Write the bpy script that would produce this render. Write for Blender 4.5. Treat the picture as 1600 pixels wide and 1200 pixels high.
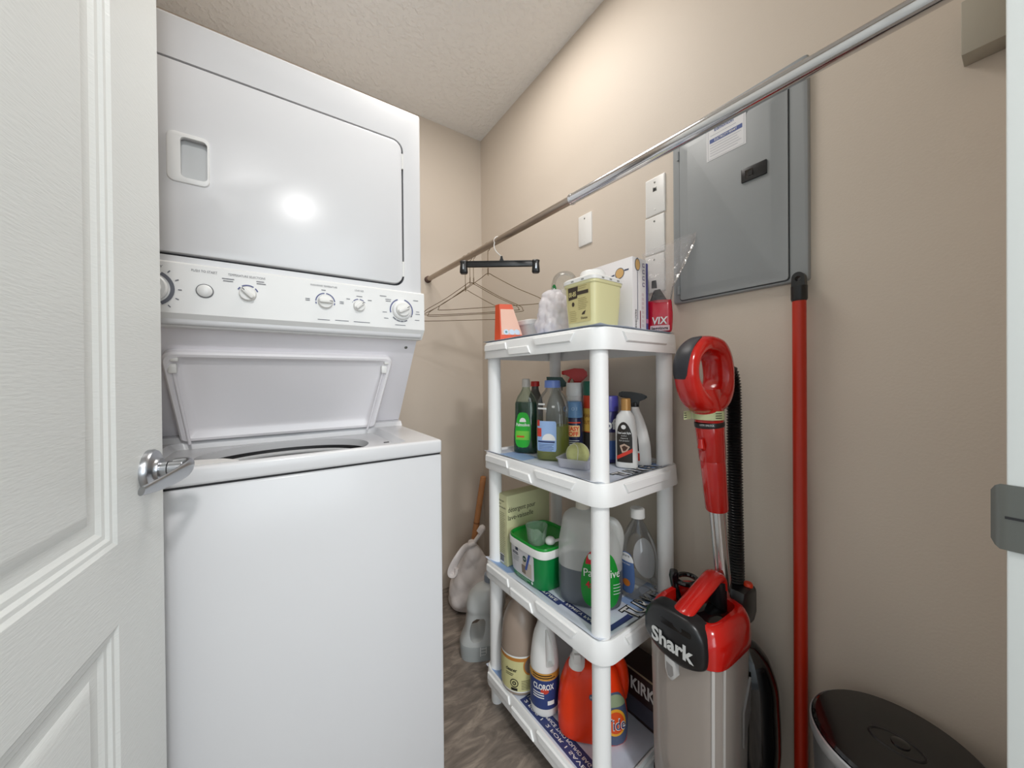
import bpy, bmesh, math, random
from mathutils import Vector, Matrix

random.seed(7)
for o in list(bpy.data.objects):
    bpy.data.objects.remove(o)
SC = bpy.context.scene
COL = SC.collection
PI = math.pi
rad = math.radians

# ------------------------------------------------------------------ camera
cam_data = bpy.data.cameras.new('camera')
cam = bpy.data.objects.new('camera', cam_data)
COL.objects.link(cam)
SC.camera = cam
FPX, YAW, PITCH, ROLL = 552.474, 0.595153, -0.0053147, -0.0087662
_F = Vector((math.sin(YAW) * math.cos(PITCH), math.cos(YAW) * math.cos(PITCH), math.sin(PITCH)))
_R0 = Vector((math.cos(YAW), -math.sin(YAW), 0))
_U0 = _R0.cross(_F)
_R = _R0 * math.cos(ROLL) + _U0 * math.sin(ROLL)
_U = -_R0 * math.sin(ROLL) + _U0 * math.cos(ROLL)
cam.matrix_world = Matrix(((_R.x, _U.x, -_F.x, 0), (_R.y, _U.y, -_F.y, 0), (_R.z, _U.z, -_F.z, 1.11), (0, 0, 0, 1)))
cam_data.sensor_width = 36
cam_data.sensor_fit = 'HORIZONTAL'
cam_data.lens = FPX / 1600 * 36
cam_data.shift_y = (593.03 - 600) / 1600
cam_data.clip_start = 0.01

# ------------------------------------------------------------------ world, lights, exposure
w = bpy.data.worlds.new('world')
SC.world = w
w.use_nodes = True
w.node_tree.nodes['Background'].inputs[0].default_value = (0.8, 0.85, 0.9, 1)
w.node_tree.nodes['Background'].inputs[1].default_value = 0.3


def area(name, loc, target, size, power, color, shape='DISK', size_y=None):
    l = bpy.data.lights.new(name, 'AREA')
    l.shape = shape
    l.size = size
    if size_y:
        l.size_y = size_y
    l.energy = power
    l.color = color
    o = bpy.data.objects.new(name, l)
    COL.objects.link(o)
    o.location = loc
    o.rotation_euler = (Vector(target) - Vector(loc)).to_track_quat('-Z', 'Y').to_euler()
    return o


area('hall_ceiling_lamp', (0.07, -1.09, 2.41), (0.07, -1.09, 0), 0.24, 29, (1.0, 0.99, 0.98))
area('hall_daylight', (-0.1, -2.7, 1.45), (0.3, 0.4, 1.0), 2.8, 57, (0.87, 0.95, 1.0), 'RECTANGLE', 1.9)
area('closet_ceiling_lamp', (0.50, 0.95, 2.43), (0.50, 0.95, 0), 0.50, 7.6, (1.0, 0.96, 0.91))
SC.view_settings.view_transform = 'Standard'
SC.view_settings.look = 'None'
SC.view_settings.gamma = 1.0
SC.view_settings.use_curve_mapping = False
SC.view_settings.exposure = 0.0


# ------------------------------------------------------------------ materials
def lin(c):
    return tuple((v / 255 / 12.92) if v / 255 <= 0.04045 else ((v / 255 + 0.055) / 1.055) ** 2.4 for v in c) + (1.0,)


MATS = {}


def P(name, rgb, rough=0.5, metal=0.0, bump=None, var=None, coat=0.0, trans=0.0, spec=None, ior=None, aniso=0.0, emit=None):
    """procedural principled material; bump=(scale, strength), var=(scale, amount) colour variation"""
    if name in MATS:
        return MATS[name]
    m = bpy.data.materials.new(name)
    m.use_nodes = True
    nt = m.node_tree
    b = nt.nodes['Principled BSDF']
    b.inputs['Base Color'].default_value = lin(rgb)
    b.inputs['Roughness'].default_value = rough
    b.inputs['Metallic'].default_value = metal
    b.inputs['Coat Weight'].default_value = coat
    b.inputs['Coat Roughness'].default_value = 0.08
    b.inputs['Transmission Weight'].default_value = trans
    b.inputs['Anisotropic'].default_value = aniso
    if spec is not None:
        b.inputs['Specular IOR Level'].default_value = spec
    if ior:
        b.inputs['IOR'].default_value = ior
    tc = nt.nodes.new('ShaderNodeTexCoord')
    if var:
        n = nt.nodes.new('ShaderNodeTexNoise')
        n.inputs['Scale'].default_value = var[0]
        n.inputs['Detail'].default_value = 4
        nt.links.new(tc.outputs['Object'], n.inputs['Vector'])
        hs = nt.nodes.new('ShaderNodeHueSaturation')
        mr = nt.nodes.new('ShaderNodeMapRange')
        mr.inputs['From Min'].default_value = 0.3
        mr.inputs['From Max'].default_value = 0.7
        mr.inputs['To Min'].default_value = 1 - var[1]
        mr.inputs['To Max'].default_value = 1 + var[1]
        nt.links.new(n.outputs['Fac'], mr.inputs['Value'])
        nt.links.new(mr.outputs['Result'], hs.inputs['Value'])
        hs.inputs['Color'].default_value = lin(rgb)
        nt.links.new(hs.outputs['Color'], b.inputs['Base Color'])
    if bump:
        n = nt.nodes.new('ShaderNodeTexNoise')
        n.inputs['Scale'].default_value = bump[0]
        n.inputs['Detail'].default_value = 3
        nt.links.new(tc.outputs['Object'], n.inputs['Vector'])
        bp = nt.nodes.new('ShaderNodeBump')
        bp.inputs['Strength'].default_value = bump[1]
        bp.inputs['Distance'].default_value = 0.002
        nt.links.new(n.outputs['Fac'], bp.inputs['Height'])
        nt.links.new(bp.outputs['Normal'], b.inputs['Normal'])
    MATS[name] = m
    return m


def CLEAR(name, rgb, milk=0.0, rough=0.06, gloss=1.0, milk_rgb=None):
    """thin clear plastic: transparent tint + fresnel gloss, plus a share of milky diffuse"""
    if name in MATS:
        return MATS[name]
    m = bpy.data.materials.new(name)
    m.use_nodes = True
    nt = m.node_tree
    nt.nodes.remove(nt.nodes['Principled BSDF'])
    out = nt.nodes['Material Output']
    tr = nt.nodes.new('ShaderNodeBsdfTransparent')
    tr.inputs[0].default_value = lin(rgb)
    last = tr.outputs[0]
    if milk > 0:
        d = nt.nodes.new('ShaderNodeBsdfDiffuse')
        d.inputs[0].default_value = lin(milk_rgb or rgb)
        t2 = nt.nodes.new('ShaderNodeBsdfTranslucent')
        t2.inputs[0].default_value = lin(milk_rgb or rgb)
        m0 = nt.nodes.new('ShaderNodeMixShader')
        m0.inputs[0].default_value = 0.4
        nt.links.new(d.outputs[0], m0.inputs[1])
        nt.links.new(t2.outputs[0], m0.inputs[2])
        m1 = nt.nodes.new('ShaderNodeMixShader')
        m1.inputs[0].default_value = milk
        nt.links.new(last, m1.inputs[1])
        nt.links.new(m0.outputs[0], m1.inputs[2])
        last = m1.outputs[0]
    g = nt.nodes.new('ShaderNodeBsdfGlossy')
    g.inputs['Roughness'].default_value = rough
    if 'film' in name:
        tcn = nt.nodes.new('ShaderNodeTexCoord')
        nz = nt.nodes.new('ShaderNodeTexNoise')
        nz.inputs['Scale'].default_value = 75
        nz.inputs['Detail'].default_value = 3
        bpn = nt.nodes.new('ShaderNodeBump')
        bpn.inputs['Strength'].default_value = 1.0
        bpn.inputs['Distance'].default_value = 0.006
        nt.links.new(tcn.outputs['Object'], nz.inputs['Vector'])
        nt.links.new(nz.outputs['Fac'], bpn.inputs['Height'])
        nt.links.new(bpn.outputs['Normal'], g.inputs['Normal'])
    fr = nt.nodes.new('ShaderNodeFresnel')
    fr.inputs[0].default_value = 1.45
    mu = nt.nodes.new('ShaderNodeMath')
    mu.operation = 'MULTIPLY_ADD'
    mu.use_clamp = True
    mu.inputs[1].default_value = gloss * 0.28
    mu.inputs[2].default_value = 0.035
    nt.links.new(fr.outputs[0], mu.inputs[0])
    mx = nt.nodes.new('ShaderNodeMixShader')
    nt.links.new(mu.outputs[0], mx.inputs[0])
    nt.links.new(last, mx.inputs[1])
    nt.links.new(g.outputs[0], mx.inputs[2])
    nt.links.new(mx.outputs[0], out.inputs[0])
    MATS[name] = m
    return m


def floor_mat():
    m = bpy.data.materials.new('stone_vinyl')
    m.use_nodes = True
    nt = m.node_tree
    b = nt.nodes['Principled BSDF']
    tc = nt.nodes.new('ShaderNodeTexCoord')
    mp = nt.nodes.new('ShaderNodeMapping')
    mp.inputs['Rotation'].default_value = (0, 0, 0.5)
    mp.inputs['Scale'].default_value = (3.5, 11, 1)
    nt.links.new(tc.outputs['Object'], mp.inputs[0])
    n = nt.nodes.new('ShaderNodeTexNoise')
    n.inputs['Scale'].default_value = 2.2
    n.inputs['Detail'].default_value = 9
    n.inputs['Roughness'].default_value = 0.65
    n.inputs['Distortion'].default_value = 1.0
    nt.links.new(mp.outputs[0], n.inputs['Vector'])
    r = nt.nodes.new('ShaderNodeValToRGB')
    r.color_ramp.elements[0].position = 0.3
    r.color_ramp.elements[0].color = lin((92, 84, 77))
    r.color_ramp.elements[1].position = 0.72
    r.color_ramp.elements[1].color = lin((176, 162, 148))
    e = r.color_ramp.elements.new(0.5)
    e.color = lin((128, 117, 108))
    nt.links.new(n.outputs['Fac'], r.inputs[0])
    nt.links.new(r.outputs[0], b.inputs['Base Color'])
    b.inputs['Roughness'].default_value = 0.42
    MATS['floor'] = m
    return m


def ceiling_mat():
    m = P('ceiling_texture', (243, 242, 240), 0.9)
    nt = m.node_tree
    b = nt.nodes['Principled BSDF']
    tc = nt.nodes.new('ShaderNodeTexCoord')
    v = nt.nodes.new('ShaderNodeTexNoise')
    v.inputs['Scale'].default_value = 55
    v.inputs['Detail'].default_value = 3
    nt.links.new(tc.outputs['Object'], v.inputs['Vector'])
    r = nt.nodes.new('ShaderNodeValToRGB')
    r.color_ramp.elements[0].position = 0.48
    r.color_ramp.elements[1].position = 0.66
    nt.links.new(v.outputs['Fac'], r.inputs[0])
    bp = nt.nodes.new('ShaderNodeBump')
    bp.inputs['Strength'].default_value = 0.45
    bp.inputs['Distance'].default_value = 0.006
    nt.links.new(r.outputs[0], bp.inputs['Height'])
    nt.links.new(bp.outputs['Normal'], b.inputs['Normal'])
    return m


M_wall = P('tan_wall_paint', (211, 199, 185), 0.6, bump=(240, 0.12))
M_hall = P('hall_wall_paint', (200, 205, 208), 0.7)
M_ceil = ceiling_mat()
M_floor = floor_mat()
M_enamel = P('white_enamel', (223, 223, 225), 0.24, coat=0.05, bump=(9, 0.008))
M_enamel_in = P('white_enamel_inner', (234, 231, 235), 0.35)
M_console = P('white_console_plastic', (236, 236, 235), 0.35)
M_gap = P('dark_gap', (40, 40, 42), 0.8)
M_darktub = P('dark_tub_plastic', (38, 38, 40), 0.5)
M_greytub = P('grey_tub_plastic', (150, 150, 150), 0.4)
M_print = P('grey_print', (105, 108, 118), 0.6)
M_print_blue = P('slate_blue_print', (92, 98, 140), 0.6)
M_door = P('white_door_paint', (226, 229, 226), 0.38, bump=(90, 0.1))
M_trim = P('white_trim_paint', (236, 240, 238), 0.35)
M_nickel = P('brushed_nickel', (178, 180, 184), 0.28, 1.0)
M_nickel2 = P('satin_strike_steel', (128, 130, 126), 0.42, 0.9)
M_chrome = P('chrome', (214, 214, 216), 0.12, 1.0)
M_rodbrown = P('dull_steel_tube', (176, 164, 152), 0.3, 1.0)
M_wire = P('bronze_wire', (124, 104, 74), 0.35, 0.8)
M_blackp = P('black_plastic', (24, 24, 26), 0.32)
M_blackg = P('black_gloss_plastic', (12, 12, 14), 0.1, coat=0.5)
M_blackrib = P('black_hose_plastic', (20, 20, 21), 0.3)
M_whitep = P('white_plastic', (234, 233, 230), 0.35)
M_shelf = P('white_shelf_plastic', (246, 246, 245), 0.42, bump=(160, 0.03))
M_panel = P('grey_panel_paint', (150, 154, 156), 0.4, bump=(300, 0.04))
M_paper = P('white_sticker', (228, 228, 230), 0.6)
M_blueprint = P('blue_print', (74, 92, 150), 0.6)
M_red = P('red_gloss', (190, 22, 14), 0.18, coat=0.5)
M_redpole = P('red_pole_paint', (188, 42, 16), 0.35)
M_lettw = P('white_print', (238, 238, 236), 0.5)
M_lettk = P('black_print', (22, 22, 22), 0.5)


# ------------------------------------------------------------------ mesh helpers
def BM():
    return bmesh.new()


def tomesh(name, bm, recalc=True):
    if recalc:
        bmesh.ops.recalc_face_normals(bm, faces=bm.faces[:])
    me = bpy.data.meshes.new(name)
    bm.to_mesh(me)
    bm.free()
    return me


def obj(name, bm, m, parent=None, ang=38, kind=None, recalc=True):
    me = tomesh(name, bm, recalc) if isinstance(bm, bmesh.types.BMesh) else bm
    if len(me.polygons):
        me.polygons.foreach_set('use_smooth', [True] * len(me.polygons))
        me.set_sharp_from_angle(angle=rad(ang))
    me.materials.clear()
    me.materials.append(m)
    o = bpy.data.objects.new(name, me)
    COL.objects.link(o)
    if parent is not None:
        o.parent = parent
    if kind:
        o['kind'] = kind
    return o


def tag(o, label, cat, group=None):
    o['label'] = label
    o['category'] = cat
    if group:
        o['group'] = group
    return o


def thing(name, label, cat, loc=(0, 0, 0), rz=0.0, group=None, rot=None):
    o = bpy.data.objects.new(name, None)
    o.empty_display_size = 0.05
    COL.objects.link(o)
    o.location = loc
    o.rotation_euler = rot if rot else (0, 0, rz)
    return tag(o, label, cat, group)


def struct(name, bm, m, parent=None, ang=38):
    return obj(name, bm, m, parent, ang, None if parent else 'structure')


def box(bm, x0, x1, y0, y1, z0, z1, bev=0.0, seg=2):
    vs = [bm.verts.new((x, y, z)) for x in (x0, x1) for y in (y0, y1) for z in (z0, z1)]
    q = [(0, 1, 3, 2), (4, 6, 7, 5), (0, 4, 5, 1), (2, 3, 7, 6), (0, 2, 6, 4), (1, 5, 7, 3)]
    fs = [bm.faces.new([vs[i] for i in f]) for f in q]
    if bev > 0:
        es = set(e for f in fs for e in f.edges)
        bmesh.ops.bevel(bm, geom=list(es), offset=bev, segments=seg, affect='EDGES', profile=0.5)
    return bm


def rings(bm, rs, cap0=True, cap1=True, loop=False):
    V = [[bm.verts.new(p) for p in r] for r in rs]
    n = len(V[0])
    pairs = list(zip(V[:-1], V[1:]))
    if loop:
        pairs.append((V[-1], V[0]))
    for a, b in pairs:
        for i in range(n):
            j = (i + 1) % n
            bm.faces.new((a[i], a[j], b[j], b[i]))
    if not loop:
        if cap0:
            bm.faces.new(V[0][::-1])
        if cap1:
            bm.faces.new(V[-1])
    return bm


def lathe(bm, prof, n=24, c=(0, 0, 0), axis='Z', cap0=True, cap1=True):
    rs = []
    for r, z in prof:
        ring = []
        for i in range(n):
            a = 2 * PI * i / n
            x, y = max(r, 1e-5) * math.cos(a), max(r, 1e-5) * math.sin(a)
            if axis == 'Z':
                p = (c[0] + x, c[1] + y, c[2] + z)
            elif axis == 'Y':
                p = (c[0] + x, c[1] + z, c[2] + y)
            else:
                p = (c[0] + z, c[1] + x, c[2] + y)
            ring.append(p)
        rs.append(ring)
    return rings(bm, rs, cap0, cap1)


def tube(bm, pts, r, n=10, closed=False, up=None):
    """r: number, list, or list of (ra, rb)"""
    pts = [Vector(p) for p in pts]
    N = len(pts)
    rr = r if isinstance(r, (list, tuple)) else [r] * N
    rs = []
    prev = None
    for i, p in enumerate(pts):
        if closed:
            t = pts[(i + 1) % N] - pts[i - 1]
        else:
            t = pts[min(i + 1, N - 1)] - pts[max(i - 1, 0)]
        t.normalize()
        if up is not None:
            u = Vector(up)
        elif prev is None:
            u = Vector((0, 0, 1)) if abs(t.z) < 0.9 else Vector((1, 0, 0))
        else:
            u = prev
        u = u - t * u.dot(t)
        u.normalize()
        prev = u
        v = t.cross(u)
        ra, rb = rr[i] if isinstance(rr[i], (tuple, list)) else (rr[i], rr[i])
        rs.append([p + u * (ra * math.cos(2 * PI * k / n)) + v * (rb * math.sin(2 * PI * k / n)) for k in range(n)])
    return rings(bm, rs, loop=closed)


def spline(pts, k=6, closed=False):
    """Catmull-Rom through points"""
    pts = [Vector(p) for p in pts]
    N = len(pts)
    out = []
    rng = range(N) if closed else range(N - 1)
    for i in rng:
        g = (lambda j: pts[j % N]) if closed else (lambda j: pts[min(max(j, 0), N - 1)])
        p0, p1, p2, p3 = g(i - 1), g(i), g(i + 1), g(i + 2)
        for s in range(k):
            t = s / k
            out.append(0.5 * ((2 * p1) + (p2 - p0) * t + (2 * p0 - 5 * p1 + 4 * p2 - p3) * t * t + (3 * p1 - p0 - 3 * p2 + p3) * t ** 3))
    if not closed:
        out.append(pts[-1])
    return out


def rrect(hx, hy, r, n=5, cx=0, cy=0):
    pts = []
    r = min(r, hx * 0.999, hy * 0.999)
    for sx, sy, a0 in ((1, 1, 0), (-1, 1, 90), (-1, -1, 180), (1, -1, 270)):
        for k in range(n + 1):
            a = rad(a0 + 90 * k / n)
            pts.append((cx + sx * (hx - r) + r * math.cos(a), cy + sy * (hy - r) + r * math.sin(a)))
    return pts


def prism(bm, outline, f, d0, d1, bev=0.0):
    """outline [(a,b)] -> f(a,b,d); optional rounded front edge at d1"""
    if bev <= 0:
        return rings(bm, [[f(a, b, d) for a, b in outline] for d in (d0, d1)])
    ca = sum(a for a, b in outline) / len(outline)
    cb = sum(b for a, b in outline) / len(outline)
    ha = max(abs(a - ca) for a, b in outline)
    hb = max(abs(b - cb) for a, b in outline)

    def ins(k):
        return [(ca + (a - ca) * (1 - k / ha), cb + (b - cb) * (1 - k / hb)) for a, b in outline]
    s = 1 if d1 > d0 else -1
    rs = [[f(a, b, d0) for a, b in outline], [f(a, b, d1 - s * bev) for a, b in outline],
          [f(a, b, d1 - s * bev * 0.3) for a, b in ins(bev * 0.3)], [f(a, b, d1) for a, b in ins(bev)]]
    return rings(bm, rs)


def boolean(a, b, op='DIFFERENCE'):
    """a, b bmesh -> mesh"""
    ma, mb = tomesh('a', a), tomesh('b', b)
    oa, ob = bpy.data.objects.new('a', ma), bpy.data.objects.new('b', mb)
    COL.objects.link(oa)
    COL.objects.link(ob)
    md = oa.modifiers.new('m', 'BOOLEAN')
    md.operation = op
    md.object = ob
    md.solver = 'EXACT'
    dg = bpy.context.evaluated_depsgraph_get()
    me = bpy.data.meshes.new_from_object(oa.evaluated_get(dg))
    bpy.data.objects.remove(oa)
    bpy.data.objects.remove(ob)
    return me


def frombm(me):
    bm = bmesh.new()
    bm.from_mesh(me)
    return bm


class Loft:
    """stack of superellipse sections: (z, rx, ry, cx, cy, n)"""

    def __init__(s, secs):
        s.secs = [tuple(list(q) + [0, 0, 2][len(q) - 3:]) if len(q) < 6 else q for q in secs]

    def at(s, z):
        S = s.secs
        if z <= S[0][0]:
            return S[0][1:]
        for i in range(len(S) - 1):
            if z <= S[i + 1][0]:
                a, b = S[i], S[i + 1]
                h = b[0] - a[0]
                t = (z - a[0]) / h if h > 1e-9 else 0
                p = S[i - 1] if i > 0 else a
                q = S[i + 2] if i + 2 < len(S) else b

                def slope(k, l, m, x):
                    h0, h1 = l[0] - k[0], m[0] - l[0]
                    if h0 < 1e-9 or h1 < 1e-9:
                        return 0
                    d0, d1 = (l[x] - k[x]) / h0, (m[x] - l[x]) / h1
                    return 0 if d0 * d1 <= 0 else 2 * d0 * d1 / (d0 + d1)
                r = []
                for x in range(1, 6):
                    d = (b[x] - a[x]) / h if h > 1e-9 else 0
                    m0 = slope(p, a, b, x) if i > 0 else d
                    m1 = slope(a, b, q, x) if i + 2 < len(S) else d
                    t2, t3 = t * t, t ** 3
                    r.append((2 * t3 - 3 * t2 + 1) * a[x] + (t3 - 2 * t2 + t) * h * m0 + (-2 * t3 + 3 * t2) * b[x] + (t3 - t2) * h * m1)
                return tuple(r)
        return S[-1][1:]

    def pt(s, th, z, off=0.0):
        rx, ry, cx, cy, n = s.at(z)
        rx, ry = max(rx + off, 1e-4), max(ry + off, 1e-4)
        c, q = math.cos(th), math.sin(th)
        # polar form so that theta is a true direction
        k = (abs(c / rx) ** n + abs(q / ry) ** n) ** (-1 / n)
        return Vector((cx + k * c, cy + k * q, z))

    def ring(s, z, n=32, off=0.0):
        rx, ry, cx, cy, e = s.at(z)
        out = []
        for i in range(n):
            t = 2 * PI * i / n
            c, q = math.cos(t), math.sin(t)
            out.append(Vector((cx + math.copysign(abs(c) ** (2 / e), c) * max(rx + off, 1e-4),
                               cy + math.copysign(abs(q) ** (2 / e), q) * max(ry + off, 1e-4), z)))
        return out

    def bm(s, n=32, k=4, off=0.0, z0=None, z1=None):
        zs = []
        for i in range(len(s.secs) - 1):
            a, b = s.secs[i][0], s.secs[i + 1][0]
            m = 1 if b - a < 0.0045 else k
            zs += [a + (b - a) * j / m for j in range(m)]
        zs.append(s.secs[-1][0])
        if z0 is not None:
            zs = [z0] + [z for z in zs if z > z0 + 1e-5]
        if z1 is not None:
            zs = [z for z in zs if z < z1 - 1e-5] + [z1]
        b = BM()
        return rings(b, [s.ring(z, n, off) for z in zs])


def onloft(L, th0, zc, off=0.0008):
    tab = [(0.0, 0.0)]
    N = 240
    prev = L.pt(th0, zc)
    acc = 0
    pos, neg = [(0.0, th0)], [(0.0, th0)]
    for sgn, lst in ((1, pos), (-1, neg)):
        prev = L.pt(th0, zc)
        acc = 0
        for i in range(1, N):
            th = th0 + sgn * PI * i / N
            p = L.pt(th, zc)
            acc += (p - prev).length
            prev = p
            lst.append((acc, th))

    def th_of(x):
        lst = pos if x >= 0 else neg
        x = abs(x)
        for i in range(1, len(lst)):
            if lst[i][0] >= x:
                a, b = lst[i - 1], lst[i]
                return a[1] + (b[1] - a[1]) * (x - a[0]) / (b[0] - a[0])
        return lst[-1][1]
    return lambda x, y, d=0.0: L.pt(th_of(x), zc + y, off + d)


def onplane(o, ux, uy, off=0.0006):
    o, ux, uy = Vector(o), Vector(ux).normalized(), Vector(uy).normalized()
    n = ux.cross(uy)
    return lambda x, y, d=0.0: o + ux * x + uy * y + n * (off + d)


def shape_half(shape, t):
    if shape == 'rect':
        return 1.0
    if shape == 'ellipse':
        return math.sqrt(max(0, 1 - (2 * t - 1) ** 2))
    if shape == 'arch':
        return 1.0 if t < 0.6 else math.sqrt(max(0, 1 - ((t - 0.6) / 0.4) ** 2))
    if shape == 'rrect':
        e = 0.12
        if t < e:
            return 0.88 + 0.12 * math.sqrt(max(0, 1 - ((e - t) / e) ** 2))
        if t > 1 - e:
            return 0.88 + 0.12 * math.sqrt(max(0, 1 - ((t - 1 + e) / e) ** 2))
        return 1.0
    if shape == 'egg':
        return (math.sqrt(max(0, 1 - (2 * t - 1) ** 2))) ** 0.5 * (1 - 0.18 * t)
    if shape == 'bump':     # flat bottom, half round top
        return math.sqrt(max(0, 1 - t * t))
    return 1.0


def patch(bm, f, w, h, shape='rect', cx=0, cy=0, nx=8, ny=12, d=0.0, skew=0.0):
    rows = []
    if shape in ('ellipse', 'arch', 'rrect', 'egg', 'bump'):
        ts = [0.5 - 0.5 * math.cos(PI * j / ny) for j in range(ny + 1)]
    else:
        ts = [j / ny for j in range(ny + 1)]
    for t in ts:
        hw = max(w / 2 * shape_half(shape, t), 1e-5)
        y = cy - h / 2 + h * t
        rows.append([bm.verts.new(f(cx - hw + 2 * hw * i / nx + skew * (t - 0.5), y, d)) for i in range(nx + 1)])
    for a, b in zip(rows[:-1], rows[1:]):
        for i in range(nx):
            bm.faces.new((a[i], a[i + 1], b[i + 1], b[i]))
    return bm


TXT = {}


def text(bm, f, body, h, width=None, cx=0, cy=0, d=0.0003, bold=0.0, shear=0.0):
    """flat lettering, cap height about h, mapped with f"""
    cu = bpy.data.curves.new('t', 'FONT')
    cu.body = body
    cu.size = 1.0
    cu.offset = bold
    cu.shear = shear
    cu.resolution_u = 3
    cu.align_x = 'CENTER'
    ob = bpy.data.objects.new('t', cu)
    COL.objects.link(ob)
    dg = bpy.context.evaluated_depsgraph_get()
    me = bpy.data.meshes.new_from_object(ob.evaluated_get(dg))
    bpy.data.objects.remove(ob)
    if not me.vertices:
        return bm
    xs = [v.co.x for v in me.vertices]
    x0, x1 = min(xs), max(xs)
    ky = h / 0.72
    kx = (width / (x1 - x0)) if width else ky
    mx = (x0 + x1) / 2
    vs = [bm.verts.new(f(cx + (v.co.x - mx) * kx, cy + (v.co.y - 0.35) * ky, d)) for v in me.vertices]
    for p in me.polygons:
        try:
            bm.faces.new([vs[i] for i in p.vertices])
        except ValueError:
            pass
    bpy.data.meshes.remove(me)
    return bm


def lines(bm, f, w, n, dy, cy, th=0.0012, cx=0, d=0.0003, rnd=0.25, left=True):
    """bars of illegibly small print"""
    for i in range(n):
        ww = w * (1 - rnd * random.random())
        patch(bm, f, ww, th, 'rect', cx - (w - ww) / 2 if left else cx, cy - i * dy, 6, 1, d)
    return bm


def label(name, parent, m, fn, lab=None):
    b = BM()
    fn(b)
    o = obj(name, b, m, parent, recalc=False)
    if lab:
        o['label'] = lab
    return o


# ------------------------------------------------------------------ the room
XW, YB, ZC = 0.982, 1.745, 2.44          # right wall, back wall, ceiling
XL, YF = -0.345, 0.0155                  # left wall, inner face of the door wall
b = BM(); box(b, XL - 0.1, 2.2, -3.0, YB + 0.1, -0.05, 0.0); struct('floor', b, M_floor)
b = BM(); box(b, XL - 0.1, XW + 0.1, -0.1, YB + 0.1, ZC, ZC + 0.05); struct('ceiling', b, M_ceil)
b = BM(); box(b, -1.6, 2.2, -3.0, -0.1, ZC + 0.0005, ZC + 0.05); struct('ceiling_hall', b, P('hall_ceiling_paint', (230, 228, 222), 0.9))
b = BM(); box(b, XW, XW + 0.1, YF - 0.115, YB + 0.1, 0, ZC); struct('wall_right', b, M_wall)
b = BM(); box(b, XL - 0.1, XW, YB, YB + 0.1, 0, ZC); struct('wall_back', b, M_wall)
b = BM(); box(b, XL - 0.1, XL, YF - 0.115, YB, 0, ZC); struct('wall_left', b, M_wall)
XJ = 0.603                               # jamb face on the right of the doorway
XH = -0.285                              # jamb face on the hinge side
b = BM()
box(b, XJ + 0.02, XW, -0.0995, YF, 0, ZC)
box(b, XL, XH - 0.02, -0.0995, YF, 0, ZC)
box(b, XH - 0.02, XJ + 0.02, -0.0995, YF, 2.20, ZC)
struct('wall_front', b, M_wall)
b = BM()
box(b, XJ, XJ + 0.02, -0.104, YF, 0, 2.20, 0.0015)
struct('trim_1', b, M_trim)
b = BM(); box(b, XH - 0.02, XH, -0.104, YF, 0, 2.20, 0.0015); struct('trim_2', b, M_trim)
b = BM(); box(b, XH, XJ, -0.104, YF, 2.18, 2.20, 0.0015); struct('trim_3', b, M_trim)
# hall behind the camera, only there for its bounced light
b = BM(); box(b, -1.6, 2.2, -3.1, -3.0, 0, ZC); struct('wall_hall_end', b, M_hall)
b = BM(); box(b, -1.7, -1.6, -3.1, -0.1, 0, ZC); struct('wall_hall_left', b, M_hall)
b = BM(); box(b, 2.2, 2.3, -3.1, -0.1, 0, ZC); struct('wall_hall_right', b, M_hall)
b = BM()
box(b, -1.6, XL - 0.1, -0.1, 0.0, 0, ZC)
box(b, XW + 0.1, 2.2, -0.1, 0.0, 0, ZC)
struct('wall_hall_front', b, M_hall)

# strike plate with its curved lip on the right jamb
b = BM()
prof = [(XJ - 0.0015, -0.035), (XJ - 0.0015, YF - 0.002), (XJ - 0.001, YF + 0.004), (XJ + 0.0015, YF + 0.0070), (XJ + 0.0045, YF + 0.0096)]
zc = 0.967


def strike_half(k):
    # rounded corners at the lip
    return 0.0325 if k < 3 else (0.0300 if k == 3 else 0.0245)


ro, ri = [], []
V = []
for k, (x, y) in enumerate(prof):
    h = strike_half(k)
    V.append([[bm_v for bm_v in (b.verts.new((x - 0.0008, y, zc + s)), b.verts.new((x + 0.0008, y - 0.0004, zc + s)))] for s in (-h, -h * 0.5, -0.002, 0.002, h * 0.5, h)])
for a, c in zip(V[:-1], V[1:]):
    for i in range(5):
        b.faces.new((a[i][0], a[i + 1][0], c[i + 1][0], c[i][0]))
        b.faces.new((a[i][1], c[i][1], c[i + 1][1], a[i + 1][1]))
    b.faces.new((a[0][0], c[0][0], c[0][1], a[0][1]))
    b.faces.new((a[5][0], a[5][1], c[5][1], c[5][0]))
for row in (V[0], V[-1]):
    for i in range(5):
        b.faces.new((row[i][0], row[i][1], row[i + 1][1], row[i + 1][0]))
sp = tag(obj('strike_plate', b, M_nickel2), 'grey metal strike plate with a curved lip on the white door jamb', 'strike plate')
b = BM()
box(b, XJ - 0.0032, XJ - 0.0022, -0.02, YF + 0.001, zc - 0.0012, zc + 0.0012)
obj('groove', b, M_gap, sp)

# ------------------------------------------------------------------ door, swung into the closet on the left
DA = rad(7.6)
LX, LY = -0.158, 0.84                       # latch edge corner of the visible face
d_dir = Vector((math.sin(DA), math.cos(DA), 0))
d_n = Vector((math.cos(DA), -math.sin(DA), 0))
W_D = 0.81

def DP(s, z, d):                            # s from latch edge towards hinge, d out of the face
    return Vector((LX, LY, 0)) - d_dir * s + d_n * d + Vector((0, 0, z))


def panel_rings(s0, s1, z0, z1):
    prof = [(0.0, 0.0), (0.004, 0.0), (0.009, -0.003), (0.014, -0.0035), (0.018, -0.0065), (0.024, -0.007), (0.030, -0.0105), (0.046, -0.0105), (0.060, -0.004), (0.064, -0.0035)]
    return [[(s0 + a, z0 + a, d), (s1 - a, z0 + a, d), (s1 - a, z1 - a, d), (s0 + a, z1 - a, d)] for a, d in prof]


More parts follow.
